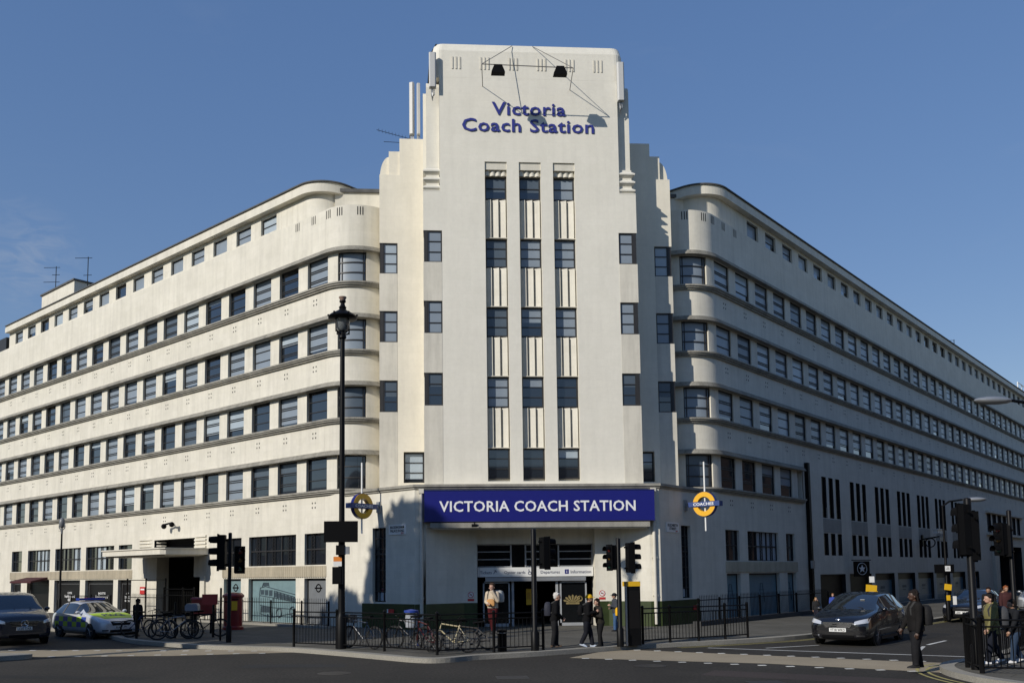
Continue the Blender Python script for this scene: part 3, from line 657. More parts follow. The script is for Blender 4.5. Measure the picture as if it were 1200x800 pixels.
    e.ring((1.82, .634, 1.2), .1, .02, n=14, k=4); e.box(1.25, 1.8, .632, .636, .98, 1.05); e.build('door_transfer', gold, o)
    for x in (-2.66, 2.66):
        n = MB(); n.lathe([(.001, -.004), (.12, -.004), (.13, .004), (.001, .004)], n=20)
        o = tag(n.build('notice', WHITEP, None, T(x, -.107, 1.42) @ Matrix.Rotation(RAD(90), 4, 'X')), 'round white no smoking notice on the cream pillar ' + ('left' if x < 0 else 'right') + ' of the entrance doors', 'notice', 'notices beside the entrance')
        n = MB(); n.ring((0, 0, .006), .11, .012, (0, 0, 1), 20, 4); n.tube((-.075, .075, .006), (.075, -.075, .006), .01, n=4); n.box(-.13, .13, -.25, -.16, -.004, .005); n.build('red_marks', REDS, o)
        n = MB(); n.box(-.05, .05, -.014, .014, .004, .008); n.build('cigarette_symbol', BLACKM, o)
podium()
# ------------------------------------------------------------------ signs fixed to the station
t = thing('name_board', 'long dark blue board with white capitals above the station entrance', 'sign', (0.05, -1.0, 4.9))
b = MB(); b.box(-4.55, 4.55, -.34, -.02, -.6, .6); b.build('board', BLUE, t)
b = MB(); b.box(-4.57, 4.57, -.36, -.02, -.62, -.6); b.box(-4.57, 4.57, -.36, -.02, .6, .62); b.build('trim', mat('board_trim', (.02, .022, .10), .4), t)
text('lettering', 'VICTORIA COACH STATION', LETW, t, T(-.09, -.341, -.02), width=7.75, height=.4, depth=.015, bold=.016, space=1.05)
t = thing('tower_sign', 'big dark blue raised letters reading Victoria Coach Station high on the tower', 'sign', (0, -.004, 21.5))
text('lettering', 'Victoria', LETB, t, T(-.01, -.004, .36), width=3.14, height=.55, depth=.035, bold=.013, space=1.06)
text('lettering', 'Coach Station', LETB, t, T(-.04, -.004, -.38), width=5.62, height=.55, depth=.035, bold=.013, space=1.06)
def roundel(s, label):
    t = thing('coach_sign', label, 'sign', tuple(MW[s] @ Vector((s * -3.45, 0, 5.0))), 0, 'amber ring coach signs')
    # its plane stands square to the wall; local x runs out of the wall
    nrm = (MW[s].to_3x3() @ Vector((0, -1, 0))); ang = math.atan2(nrm.y, nrm.x); t.rotation_euler = (0, 0, ang)
    if s > 0: pass
    b = MB(); b.tube((.93, 0, -1.1), (.93, 0, 1.75), .035, .035, 10); b.build('pole', WHITEP, t)
    b = MB(); n = 40
    for (r0, r1, h) in ((.3, .5, .11),):
        b.grid([[(.93 + r * math.cos(2 * math.pi * k / n), y, r * math.sin(2 * math.pi * k / n)) for r, y in ((r0, -h), (r1, -h), (r1, h), (r0, h))] for k in range(n + 1)], 0, True, True, False)
    b.build('ring', AMBER, t)
    b = MB(); n = 40; b.grid([[(.93 + r * math.cos(2 * math.pi * k / n), y, r * math.sin(2 * math.pi * k / n)) for r, y in ((.505, -.09), (.515, -.09), (.515, .09), (.505, .09))] for k in range(n + 1)], 0, True, True, False); b.build('rim', BLUE, t)
    b = MB(); b.box(.22, 1.64, -.15, .15, -.1, .1); b.build('bar', mat('bar_blue', (.03, .06, .2), .4), t)
    b = MB(); b.box(0, .22, -.05, .05, -.05, .05); b.box(-.0, .06, -.12, .12, -.22, .22); b.build('bracket', STEEL, t)
    side = 1 if s < 0 else -1       # face turned to the camera
    for sd in (1, -1):
        text('lettering', 'COACHES', LETW, t, T(.93, -.151 * sd, 0) @ RZ(0 if sd > 0 else math.pi), width=.92, height=.11, depth=.006, bold=.02)
roundel(-1, 'amber ring sign with blue bar reading COACHES on the sunlit side of the podium')
roundel(1, 'amber ring sign with blue bar reading COACHES against the shaded right wing wall')
for s, l1, l2, lab in ((-1, 'BUCKINGHAM', 'PALACE ROAD', 'white street name plate reading Buckingham Palace Road beside the tall podium window'), (1, 'ELIZABETH', 'STREET', 'white street name plate reading Elizabeth Street on the shaded podium wall')):
    M = MW[s] @ T(s * -4.55, -.012, 4.05)
    b = MB(); b.box(-.5, .5, -.02, .01, -.2, .2); o = tag(b.build('street_name_plate', WHITEP, None, M), lab, 'sign')
    for z, tx in ((.09, l1), (-.05, l2)): text('lettering', tx, BLACKM, o, T(0, -.021, z), width=.8 if len(tx) > 8 else .55, height=.1, depth=.004, bold=.02)
    text('lettering', 'SW1', REDS, o, T(.3, -.021, -.15), height=.06, depth=.004, bold=.02)
# ------------------------------------------------------------------ shops and openings in the ground storeys
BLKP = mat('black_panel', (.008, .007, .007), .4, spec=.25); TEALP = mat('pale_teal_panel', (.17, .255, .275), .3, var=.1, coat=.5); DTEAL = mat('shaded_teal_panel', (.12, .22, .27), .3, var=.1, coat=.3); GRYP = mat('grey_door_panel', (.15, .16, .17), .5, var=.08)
def shop(s, t0, t1, z0, z1, m, name='shop_panel', deep=.2):
    b = MB(); w = t1 - t0; b.box(-w / 2, w / 2, 0, .04, 0, z1 - z0); b.box(-w / 2, -w / 2 + .06, -.03, 0, 0, z1 - z0, 1); b.box(w / 2 - .06, w / 2, -.03, 0, 0, z1 - z0, 1); b.box(-w / 2 + .06, w / 2 - .06, -.03, 0, z1 - z0 - .08, z1 - z0, 1)
    return part(b, name, [m, FRAME], MW[s] @ T(s * (t0 + t1) / 2, deep, z0))
o = shop(-1, 2.11, 5.78, .16, 2.14, TEALP)
# line picture of an old coach on the panel
b = MB(); L = lambda *p: b.path([(x, -.004, z) for x, z in p], .022, 4)
L((-1.2, 1.25), (-1.15, 1.55), (-.75, 1.62), (1.6, 1.25), (1.62, .45), (-.2, .2), (-1.15, .35), (-1.2, 1.25)); L((-1.2, 1.2), (-.1, 1.1), (1.6, .95)); L((-.1, 1.1), (-.2, .2)); L((-1.15, .75), (-.15, .65), (1.6, .6))
for k in range(6): x = -.05 + k * .27; L((x, 1.1 - k * .03), (x, 1.42 - k * .045), (x + .22, 1.39 - k * .05), (x + .22, 1.08 - k * .03), (x, 1.1 - k * .03)); b.box(x + .03, x + .19, -.006, -.001, 1.13 - k * .03, 1.36 - k * .045)
for k in range(3): x = -1.12 + k * .33; b.box(x, x + .27, -.006, -.001, 1.24 - k * .03, 1.46 - k * .005)
L((-1.0, 1.6), (-.9, 1.78), (-.5, 1.78), (-.45, 1.6)); b.box(-.95, -.5, -.006, -.001, 1.64, 1.76)
for x in (.35, 1.35): b.ring((x, -.003, .42 + .08 * (x > 1)), .2, .04, n=18, k=4)
b.box(-1.1, -.25, -.006, -.001, .42, .7); b.build('coach_picture', mat('picture_ink', (.035, .055, .07), .5), o)
for t0, t1, mm in ((-.02, 1.49, GRYP), (6.41, 7.88, TEALP)):
    o = shop(-1, t0, t1, .16, 2.14, mm); b = MB(); b.ring((0, -.005, 1.55), .16, .03, n=20, k=4); b.box(-.26, .26, -.012, -.001, 1.52, 1.58); b.build('ring_mark', BLACKM, o)
for (t0, t1), tx in zip(LB2[:5], (('COFFEE', 'freshly ground', 'daily'), ('BAGUETTES', 'freshly prepared', ''), ('COFFEE', 'freshly ground', 'daily'), None, None)):
    if t1 - t0 < 2: tx = ('HOT', 'DRINKS', 'SNACKS')
    o = shop(-1, t0, t1, .16, 2.14, BLKP)
    if tx: [text('lettering', q, LETW, o, T(0, -.004, 1.2 - .2 * k), width=min(.16 * len(q) * .62, (t1 - t0) * .6), depth=.004, bold=.01) for k, q in enumerate(tx) if q]
    b = MB(); w = (t1 - t0) / 2 - .14; b.path([(-w, -.004, .3), (-w, -.004, 1.75), (w, -.004, 1.75), (w, -.004, .3)], .008, 4); b.build('border_line', GREYF, o)
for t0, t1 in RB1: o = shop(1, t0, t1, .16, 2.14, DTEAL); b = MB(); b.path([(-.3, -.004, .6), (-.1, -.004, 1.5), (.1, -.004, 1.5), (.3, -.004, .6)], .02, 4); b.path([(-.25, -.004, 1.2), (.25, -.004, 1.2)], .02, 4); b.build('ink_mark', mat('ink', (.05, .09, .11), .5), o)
for k in range(8):
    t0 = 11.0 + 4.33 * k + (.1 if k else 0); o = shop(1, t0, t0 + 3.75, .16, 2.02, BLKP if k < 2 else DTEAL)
    if k >= 2:
        b = MB(); b.box(-1.8, 1.8, -.02, -.003, 1.45, 1.85); b.build('fascia', BLKP, o)
        b = MB(); b.box(-.4, .4, -.008, -.002, .9, 1.06); b.box(-.3, .3, -.008, -.002, .74, .8); b.build('ink_mark', mat('ink', (.05, .09, .11), .5), o)
        for q in (-.05,): c = MB(); c.box(-1.8, 1.8, -.006, -.002, .3, .34); c.build('transfer_band', BLINDS[0], o)
# vehicle entrance in the left wing: canopy, louvres, curved jambs
M = MW[-1]; b = MB()
b.prism([(-9.3, -.0), (-9.3, -2.3), (-9.5, -2.5), (-15.4, -2.5), (-15.9, -2.1), (-15.9, 0)], 3.36, 3.62, 'z'); b.prism([(-9.25, 0), (-9.25, -2.36), (-9.5, -2.56), (-15.45, -2.56), (-15.98, -2.14), (-15.98, 0)], 3.62, 3.68, 'z', 1)
b.box(-15.4, -9.6, -2.2, -.05, 3.3, 3.36, 1); part(b, 'entrance_canopy', [CREAM, PANEL], M)
b = MB()
for z in (3.72, 3.9, 4.08, 4.26):
    b.sweep([(-16.3, 0, 0, -1), (-15.2, 0, 0, -1)] + [(-15.2 + .7 * math.sin(RAD(a)), .7 - .7 * math.cos(RAD(a)), math.sin(RAD(a)), -math.cos(RAD(a))) for a in (20, 40, 60, 80)], [(0, z), (.07, z), (.07, z + .09), (0, z + .09)])
part(b, 'louvre', CREAM, M); b = MB()
for z in (3.72, 3.9, 4.08, 4.26): b.box(-10.55, -9.5, -.07, 0, z, z + .09)
part(b, 'louvre', CREAM, M)
for q in ((-15.2, -14.2, -.1, .6, .12, 3.3), (-9.9, -9.5, -.1, .6, .12, 2.3)): b = MB(); b.box(*q); part(b, 'entrance_jamb', CREAM, M)
for q in ((-16.0, -15.2, -.02, 0, 2.2, 3.25), (-10.6, -9.4, -.03, 0, 2.25, 3.3)): b = MB(); b.box(*q); part(b, 'jamb_panel', PANEL, M)
# rooftop penthouse, aerials
b = MB(); b.box(-38, -32.5, 3, 7.5, 20.2, 23.5); b.box(-38.1, -32.4, 2.9, 7.6, 23.5, 23.62, 1); part(b, 'penthouse', [CREAM, ROOFM], M)
# awning over the far-left shop
b = MB(); b.prism([(.0, 2.35), (-1.1, 2.1), (-1.1, 1.98), (0, 2.2)], -31.2, -27.9, 'x', 0, Matrix(((1, 0, 0, 0), (0, 1, 0, 0), (0, 0, 1, 0), (0, 0, 0, 1))))
tag(b.build('awning', mat('maroon_canvas', (.05, .006, .008), .7), None, M), 'dark maroon awning over the black shop front behind the van', 'awning')
# ------------------------------------------------------------------ vehicles
TYRE = mat('tyre_rubber', (.012, .012, .012), .85); RIM = mat('alloy_rim', (.28, .28, .29), .35, .8); CYRIM = mat('cycle_rim', (.05, .05, .052), .5, .2); CHROME = mat('chrome', (.6, .6, .62), .12, 1); CGLASS = mat('car_glass', (.012, .014, .016), .03, coat=1, spec=.8)
LAMP = mat('headlamp_glass', (.55, .57, .6), .08, .3, coat=1); PLATE = mat('number_plate', (.72, .72, .70), .4); PLASTIC = mat('black_plastic', (.014, .014, .015), .5); REARL = mat('lamp_red', (.25, .01, .01), .2, coat=1)
def car(name, label, loc, heading, paint, st, cab, W, wheels, wr=.32, plate=None, group=None, grille='bars', lampz=.7, extra=None):
    """st: stations front to rear (x, half width low, half width belt, z bottom, z belt, z roof, half width roof); cab: (cowl, roof front, roof rear, tail) indices"""
    t = thing(name.split('.')[0], label, 'van' if 'van' in name else 'car', loc, heading, group); t.scale = (.93,) * 3
    cs = [lambda s: (0, s[3]), lambda s: (s[1] * .85, s[3]), lambda s: (s[1], s[3] + .1), lambda s: (max(s[1], s[2]) * 1.0 + .01, s[3] + (s[4] - s[3]) * .55), lambda s: (s[2], s[4]),
          lambda s: (s[6] + (s[2] - s[6]) * .12 if s[5] - s[4] > .2 else s[6] + .06, s[5] - (.07 if s[5] - s[4] > .2 else .015)), lambda s: (s[6] * .86, s[5] - .005), lambda s: (0, s[5] + .02)]
    rings = []
    for s in st:
        h = [f(s) for f in cs]; rings.append([(s[0], y, z) for y, z in h] + [(s[0], -y, z) for y, z in h[-2:0:-1]])
    n = len(rings[0]); c0, r0, r1, c1 = cab; V_ = [tuple(p) for r in rings for p in r]; F_, I_ = [], []
    for i in range(len(rings) - 1):
        for j in range(n):
            k = (j + 1) % n; jj = j if j < 7 else n - 1 - j
            side_glass = jj == 4 and c0 < i + .5 < c1 and st[i][5] - st[i][4] > .2 and st[i + 1][5] - st[i + 1][4] > .12
            fr = jj in (5, 6) and c0 <= i < r0; rear = jj in (5, 6) and r1 <= i < c1
            F_.append((i * n + j, i * n + k, (i + 1) * n + k, (i + 1) * n + j)); I_.append(2 if side_glass else 1 if fr or rear else 0)
    F_ += [tuple(range(n))[::-1], tuple((len(rings) - 1) * n + q for q in range(n))]; I_ += [0, 0]
    me = bpy.data.meshes.new('shell'); me.from_pydata(V_, [], F_); me.polygons.foreach_set('material_index', I_); [me.materials.append(paint) for _ in range(3)]
    bm = bmesh.new(); bm.from_mesh(me); cl = bm.edges.layers.float.new('crease_edge')
    for e in bm.edges:
        ms = {f.material_index for f in e.link_faces}
        if len(ms) > 1: e[cl] = .55
        elif any(len(f.verts) > 8 for f in e.link_faces): e[cl] = .5
    bmesh.ops.recalc_face_normals(bm, faces=bm.faces); bm.to_mesh(me); bm.free()
    o = bpy.data.objects.new('shell', me); C.objects.link(o); ss = o.modifiers.new('s', 'SUBSURF'); ss.levels = 3; ss.render_levels = 3
    dg = bpy.context.evaluated_depsgraph_get(); dg.update(); sm_ = bpy.data.meshes.new_from_object(o.evaluated_get(dg)); bpy.data.objects.remove(o)
    bt = bmesh.new(); bt.from_mesh(sm_); tree_ = BVHTree.FromBMesh(bt); bt.free()
    def fx(y, z, out=.012):
        h_ = tree_.ray_cast(Vector((6, y, z)), Vector((-1, 0, 0))); return (h_[0].x if h_[0] else st[1][0]) + out
    def top(x, y, out=.008):
        h_ = tree_.ray_cast(Vector((x, y, 4)), Vector((0, 0, -1))); return (h_[0].z if h_[0] else 1) + out
    def side(x, z, sy, out=.006):
        h_ = tree_.ray_cast(Vector((x, sy * 3, z)), Vector((0, -sy, 0))); return h_[0].y + sy * out if h_[0] else sy * W / 2
    for idx, nm, mm in ((0, 'body', paint), (1, 'windscreen', CGLASS), (3, 'rear_window', CGLASS), (2, 'side_glass', CGLASS), (4, 'side_glass', CGLASS)):
        b2 = bmesh.new(); b2.from_mesh(sm_)
        for f_ in b2.faces:
            cc = f_.calc_center_median()
            if f_.material_index == 1 and cc.x < -.6: f_.material_index = 3
            if f_.material_index == 2 and cc.y < 0: f_.material_index = 4
        bmesh.ops.delete(b2, geom=[f for f in b2.faces if f.material_index != idx], context='FACES')
        if not b2.faces: b2.free(); continue
        m2 = bpy.data.meshes.new(nm); b2.to_mesh(m2); b2.free(); m2.materials.clear(); m2.materials.append(mm)
        for p in m2.polygons: p.use_smooth = True; p.material_index = 0
        o = bpy.data.objects.new(nm, m2); C.objects.link(o); o.parent = t
    pil = MB()
    for i in range(c0 + 1, c1):
        if st[i][5] - st[i][4] > .2 and (i - c0) % 2 == 0:
            for sy in (-1, 1):
                a, b = rings[i][4], rings[i][5]; pil.tube((a[0], sy * (a[1] - .012), a[2]), (b[0], sy * (b[1] - .012), b[2]), .035, .03, 5)
    if pil.v: pil.build('pillar', PLASTIC, t)
    # seams, sills and handles
    sm = MB()
    for sy in (-1, 1):
        y = sy * (W / 2 + .004); sm.box(wheels[1] + wr + .1, wheels[0] - wr - .12, min(y, y - sy * .03), max(y, y - sy * .03), st[3][3], st[3][3] + .1)
    sm.build('sill', PLASTIC, t)
    for x in wheels:
        for sy in (-1, 1):
            a = MB(); a.lathe([(wr + .075, -.03), (wr + .075, .012), (.05, .014)], n=24); a.build('wheel_arch', PLASTIC, t, T(x, sy * (W / 2 - .022), wr + .02) @ Matrix.Rotation(RAD(-90 * sy), 4, 'X'))
            w = MB(); w.lathe([(wr * .6, -.1), (wr * .94, -.1), (wr, -.06), (wr, .06), (wr * .94, .1), (wr * .66, .1)], n=26)
            o = w.build('wheel', TYRE, t, T(x, sy * (W / 2 - .085), wr) @ Matrix.Rotation(RAD(-90 * sy), 4, 'X'))
            r = MB(); r.lathe([(wr * .68, .06), (wr * .68, .095), (wr * .6, .1), (wr * .56, .05), (.001, .05)], n=26)
            for q in range(5):
                an = 2 * math.pi * q / 5; r.tube((.03 * math.cos(an), .03 * math.sin(an), .085), (wr * .62 * math.cos(an), wr * .62 * math.sin(an), .085), .035, .022, 5)
            r.ball((0, 0, .08), .05, 8, 5); r.build('rim', RIM, o)
    xf = st[0][0]
    for sy in (-1, 1):
        y0, y1 = W * (.27 if grille != 'bars' else .33), W * .472; h = MB(); nh = 9
        def hp(k, r):
            y = y0 + (y1 - y0) * k / nh; zlo = lampz - .07 + .06 * k / nh; zhi = lampz + .02 + .11 * (k / nh) ** .8; z = zlo + (zhi - zlo) * r; return (fx(sy * y, z), sy * y, z)
        h.grid([[hp(k, r / 3) for r in range(4)] for k in range(nh + 1)], 0, True, False); h.build('headlight', LAMP, t)
        f = MB(); yf = W * .36; f.grid([[(fx(sy * (yf + dy), st[1][3] + .12 + dz), sy * (yf + dy), st[1][3] + .12 + dz) for dz in (0, .05)] for dy in (-.12, -.06, 0, .06, .12)], 0, True, False); f.build('fog_light', CHROME if grille == 'chrome' else PLASTIC, t)
        m = MB(); i = c0; p = rings[i][4]; m.ball((p[0] - .3, sy * (W / 2 + .1), p[2] + .1), (.07, .1, .07), 10, 6); m.tube((p[0] - .3, sy * (W / 2 - .06), p[2] + .02), (p[0] - .3, sy * (W / 2 + .06), p[2] + .06), .025); m.build('mirror', paint, t)
        rl = MB(); rl.box(st[-1][0] - .01, st[-1][0] + .1, sy * st[-2][2] * .8 - .1, sy * st[-2][2] * .8 + .1, st[-1][4] - .15, st[-1][4] + .05); rl.build('tail_light', REARL, t)
    g = MB(); gw = W * .25; zt, zb = lampz + .0, lampz - .17; ng = 10
    def gp(k, r, out): y = (-1 + 2 * k / ng); z = zb + (zt - zb) * r; y *= gw * (.8 + .2 * r); return (fx(y, z, out), y, z)
    g.grid([[gp(k, r / 2, .008) for r in range(3)] for k in range(ng + 1)], 1, True, False)
    nb = 6 if grille == 'chrome' else 3
    for q in range(nb): g.path([gp(k, (q + .5) / nb, .016) for k in range(ng + 1)], .011 if grille == 'chrome' else .008, 4, 0)
    g.build('grille', [CHROME if grille in ('chrome', 'bars') else PLASTIC, BLACKM], t)
    zl = st[1][3] + .06; lo = MB(); lo.grid([[(fx(y, zl + dz, .008), y, zl + dz) for dz in (0, .05, .1)] for y in [gw * 1.05 * (-1 + k / 5) for k in range(11)]], 0, True, False); lo.build('lower_intake', BLACKM, t)
    if plate:
        zp = lampz - .24; xf = fx(0, zp)
        p = MB(); p.box(xf - .03, xf + .02, -.26, .26, zp - .058, zp + .058); o = p.build('number_plate', PLATE, t)
        text('lettering', plate, BLACKM, o, T(xf + .021, 0, zp) @ RZ(RAD(90)), width=.46, height=.08, depth=.004, bold=.015)
    wp = MB()
    for y in (-.1, .45): a = Vector(rings[c0][7]); wp.tube((a.x - .06, y, a.z + .03), (a.x - .25, y - .42, a.z + .09), .012, n=4)
    wp.build('wiper', PLASTIC, t)
    return t, fx, top, side
NAVY = mat('navy_paint', (.008, .010, .022), .25, coat=.8); SILV = mat('police_silver', (.55, .57, .60), .3, .2, coat=.6); BLKC = mat('black_car_paint', (.006, .006, .008), .18, coat=1); SILC = mat('silver_car_paint', (.35, .36, .38), .3, .6, coat=.6)
HATCH = [(2.1, .66, .64, .26, .58, .63, .48), (2.04, .80, .78, .2, .66, .73, .58), (1.85, .88, .86, .18, .76, .82, .66), (1.5, .905, .88, .18, .85, .91, .70), (1.05, .91, .89, .18, .91, .98, .74), (.8, .91, .89, .18, .94, 1.01, .76), (.35, .91, .9, .18, .95, 1.24, .66), (-.02, .91, .9, .18, .955, 1.41, .60), (-.4, .91, .9, .18, .96, 1.48, .60), (-1.0, .91, .9, .18, .975, 1.47, .59), (-1.55, .905, .89, .2, .99, 1.40, .57), (-1.85, .89, .87, .22, 1.0, 1.24, .58), (-2.05, .86, .84, .26, .96, 1.02, .62), (-2.14, .78, .76, .32, .84, .9, .58)]
MPV = [(2.36, .66, .64, .28, .66, .72, .5), (2.3, .84, .82, .2, .76, .84, .62), (2.1, .93, .91, .18, .86, .94, .70), (1.8, .955, .93, .18, .94, 1.02, .74), (1.4, .965, .945, .18, 1.0, 1.09, .79), (1.15, .965, .945, .18, 1.03, 1.12, .80), (.65, .965, .95, .18, 1.04, 1.38, .72), (.15, .965, .95, .18, 1.05, 1.58, .665), (-.4, .965, .95, .18, 1.06, 1.66, .675), (-1.2, .965, .95, .18, 1.08, 1.655, .66), (-1.9, .955, .93, .2, 1.1, 1.56, .63), (-2.15, .945, .91, .22, 1.1, 1.42, .64), (-2.36, .91, .88, .26, 1.06, 1.14, .66), (-2.44, .82, .78, .34, .92, 1.0, .6)]
VAN = [(2.4, .74, .72, .3, .84, .9, .58), (2.35, .88, .86, .24, .94, 1.02, .7), (2.2, .95, .93, .22, 1.03, 1.1, .75), (1.9, .965, .945, .22, 1.11, 1.19, .79), (1.55, .97, .95, .22, 1.17, 1.25, .81), (1.38, .97, .95, .22, 1.19, 1.28, .82), (1.0, .97, .955, .22, 1.2, 1.55, .76), (.62, .975, .955, .22, 1.2, 1.8, .71), (.1, .975, .955, .22, 1.2, 1.9, .74), (-1.0, .975, .955, .22, 1.2, 1.91, .75), (-2.1, .965, .945, .24, 1.2, 1.89, .74), (-2.32, .955, .94, .28, 1.2, 1.7, .76), (-2.4, .93, .92, .3, 1.1, 1.2, .84), (-2.45, .88, .86, .36, 1.0, 1.06, .8)]
t, fx, top, side = car('van', 'dark navy van with a three-pointed star emblem waiting at the far left', (-19.35, -2.75, 0), RAD(-54), NAVY, VAN, (5, 7, 10, 12), 1.93, (1.5, -1.6), .34, 'LC02 OXR', grille='bars', lampz=.86)
xe = fx(0, .79, .04); b = MB(); b.ring((xe, 0, .79), .12, .013, (1, 0, 0), 22, 5); [b.tube((xe, 0, .79), (xe, .115 * math.sin(RAD(a)), .79 + .115 * math.cos(RAD(a))), .018, .006, 5) for a in (0, 120, 240)]; b.build('star_emblem', CHROME, t)
b = MB(); b.ball((2.1, 0, top(2.1, 0, .0)), (.03, .05, .02), 8, 5); b.build('bonnet_mark', CHROME, t)
t, fx, top, side = car('police_car', 'silver police hatchback with yellow bonnet and blue and yellow checks', (-17.25, -.25, 0), RAD(-43), SILV, HATCH, (5, 7, 10, 12), 1.8, (1.32, -1.3), .32, 'EU68 CFN', grille='dark', lampz=.70)
FLUO = mat('fluorescent_yellow', (.42, .60, .03), .45); PBLUE = mat('police_blue', (.02, .05, .28), .4)
b = MB(); xs = [1.88 - .095 * k for k in range(11)]
b.grid([[(x, y * (.58 + .2 * min((1.9 - x) / .6, 1)), top(x, y * (.58 + .2 * min((1.9 - x) / .6, 1)), .006)) for y in (-1, -.8, -.5, -.2, 0, .2, .5, .8, 1)] for x in xs], 0, True, False); o = b.build('bonnet_panel', FLUO, t)
tx = text('lettering', 'POLICE', PBLUE, o, None, width=.86, height=.26, depth=.004, bold=.03)
for v in tx.data.vertices: x, y = 1.42 - v.co.z * 1.5, v.co.x; v.co = (x, y, top(x, y, .011))
for sy in (-1, 1):
    b = MB()
    for k in range(7):
        for r in range(2):
            x = .98 - .38 * k; z = .46 + .2 * r
            b.grid([[(x - dx, side(x - dx, z + dz, sy), z + dz) for dz in (0, .1, .2)] for dx in (0, .19, .38)], (k + r) % 2, True, False)
    b.build('chequer_band', [FLUO, PBLUE], t)
b = MB(); b.box(-.62, -.32, -.55, .55, 1.5, 1.6); b.box(-.6, -.34, -.2, .2, 1.5, 1.605, 1); b.build('light_bar', [mat('bar_lens', (.02, .05, .3), .15, coat=1), mat('bar_red', (.3, .02, .03), .2, coat=1)], t)
b = MB(); b.prism([(-.06, .63), (0, .71), (.06, .63), (0, .58)], fx(0, .64, -.01), fx(0, .64, .02), 'x'); b.build('shield_emblem', CHROME, t)
t, fx, top, side = car('car', 'glossy black people carrier with a chrome grille stopped at the line', (9.25, -8.45, 0), RAD(-132), BLKC, MPV, (5, 7, 10, 12), 1.9, (1.42, -1.43), .34, 'YT18 WKO', grille='chrome', lampz=.76)
b = MB(); b.ball((fx(0, .83, 0), 0, .83), (.02, .09, .04), 12, 6); b.build('oval_emblem', CHROME, t)
b = MB(); b.cbox((top(.55, .3, 0) * 0 + .55, .3, top(.55, .3, .004)), (.1, .14, .01), 0); b.build('windscreen_sticker', PLATE, t)
def place(u, v): return tuple(on_ground(u, v, 0))
car('car.001', 'small black car waiting behind the people carrier beside the right pavement', (19.2, 1.45, 0), RAD(-135), BLKC, HATCH, (5, 7, 10, 12), 1.8, (1.32, -1.3), .32, 'LB61 RFX', grille='dark', lampz=.7)
car('car.002', 'silver car far along the right street behind the walking man', (26.9, 7.7, 0), RAD(-135), SILC, MPV, (5, 7, 10, 12), 1.9, (1.42, -1.43), .34, None, grille='chrome', lampz=.78)
car('car.003', 'dark car half hidden by the traffic signal on the right street', (24.0, 3.2, 0), RAD(-135), NAVY, HATCH, (5, 7, 10, 12), 1.8, (1.32, -1.3), .32, None, grille='dark', lampz=.7)
# ------------------------------------------------------------------ street lamps
def lantern_lamp():
    y = -9.45; x = on_y(400, 757, y).x
    t = thing('street_lamp', 'tall black street lamp with a glass lantern on the pavement corner', 'street lamp', (x, y, .12)); t.scale = (.975, .975, .975)
    b = MB(); b.lathe([(.16, 0), (.16, .9), (.12, 1.0), (.105, 1.1), (.10, 3.2), (.095, 3.3), (.088, 3.4), (.072, 9.45), (.12, 9.5), (.12, 9.56), (.09, 9.6), (.07, 9.75)], n=14); b.build('column', BLACKP, t)
    b = MB()
    for q in range(4):
        a = math.pi / 4 + q * math.pi / 2; c, s = math.cos(a), math.sin(a)
        b.path([(.07 * c, .07 * s, 9.62), (.2 * c, .2 * s, 9.66), (.26 * c, .26 * s, 9.72)], .025, 6); b.path([(.26 * c, .26 * s, 9.66), (.27 * c, .27 * s, 10.15)], .022, 6)
    b.lathe([(.43, 10.12), (.45, 10.16), (.4, 10.22), (.26, 10.3), (.14, 10.37), (.1, 10.42), (.12, 10.47), (.08, 10.52), (.06, 10.6), (.1, 10.64), (.1, 10.68), (.05, 10.7), (.001, 10.72)], n=18); b.lathe([(.4, 10.08), (.45, 10.12), (.4, 10.14)], n=18)
    for q in range(6): a = q * math.pi / 3; b.ball((.44 * math.cos(a), .44 * math.sin(a), 10.22), .035, 6, 4)
    b.build('lantern', BLACKP, t)
    b = MB(); b.lathe([(.12, 9.72), (.2, 9.8), (.23, 10.1)], n=14); gl = mat('lantern_glass', (.55, .6, .62), .05, coat=.5); gl.node_tree.nodes['Principled BSDF'].inputs['Transmission Weight'].default_value = .75; b.build('glass', gl, t)
    b = MB(); b.lathe([(.06, 10.66), (.09, 10.69), (.09, 10.73), (.12, 10.77), (.12, 10.80), (.001, 10.8)], n=12); b.build('finial', mat('worn_finial', (.2, .13, .1), .6), t)
    b = MB(); b.box(-.5, .49, -.08, -.05, 0, .62); b.box(-.5, .49, -.1, -.08, .0, .02); b.box(-.08, .08, -.05, .14, .06, .1, 1); b.box(-.08, .08, -.05, .14, .52, .56, 1); tag(b.build('direction_sign', [BLACKM, STEEL], None, T(x, y - .14, 3.22)), 'back of a black rectangular sign clamped to the tall lantern lamp', 'sign')
    b = MB(); b.box(-.16, .1, -.12, .12, 0, .28); b.box(.1, .22, -.1, .1, .02, .24, 1); tag(b.build('control_box', [BLACKP, STEEL], None, T(x + .02, y - .18, 2.85)), 'small dark box under the sign on the tall lantern lamp', 'box')
    b = MB(); b.box(-.22, .02, -.02, 0, 0, .28, 1); b.box(-.22, .02, -.022, 0, .14, .28, 0); tag(b.build('notice', [ORNG, WHITEP], None, T(x, y - .17, 2.52)), 'orange and white paper notice tied to the tall lantern lamp', 'notice')
    b = MB(); b.box(-.24, .06, -.12, .08, 0, .5); b.box(-.2, .02, -.14, -.12, .05, .45); tag(b.build('control_box', BLACKP, None, T(x, y - .2, 2.0)), 'tall black cabinet strapped to the lantern lamp below the orange notice', 'box')
lantern_lamp()
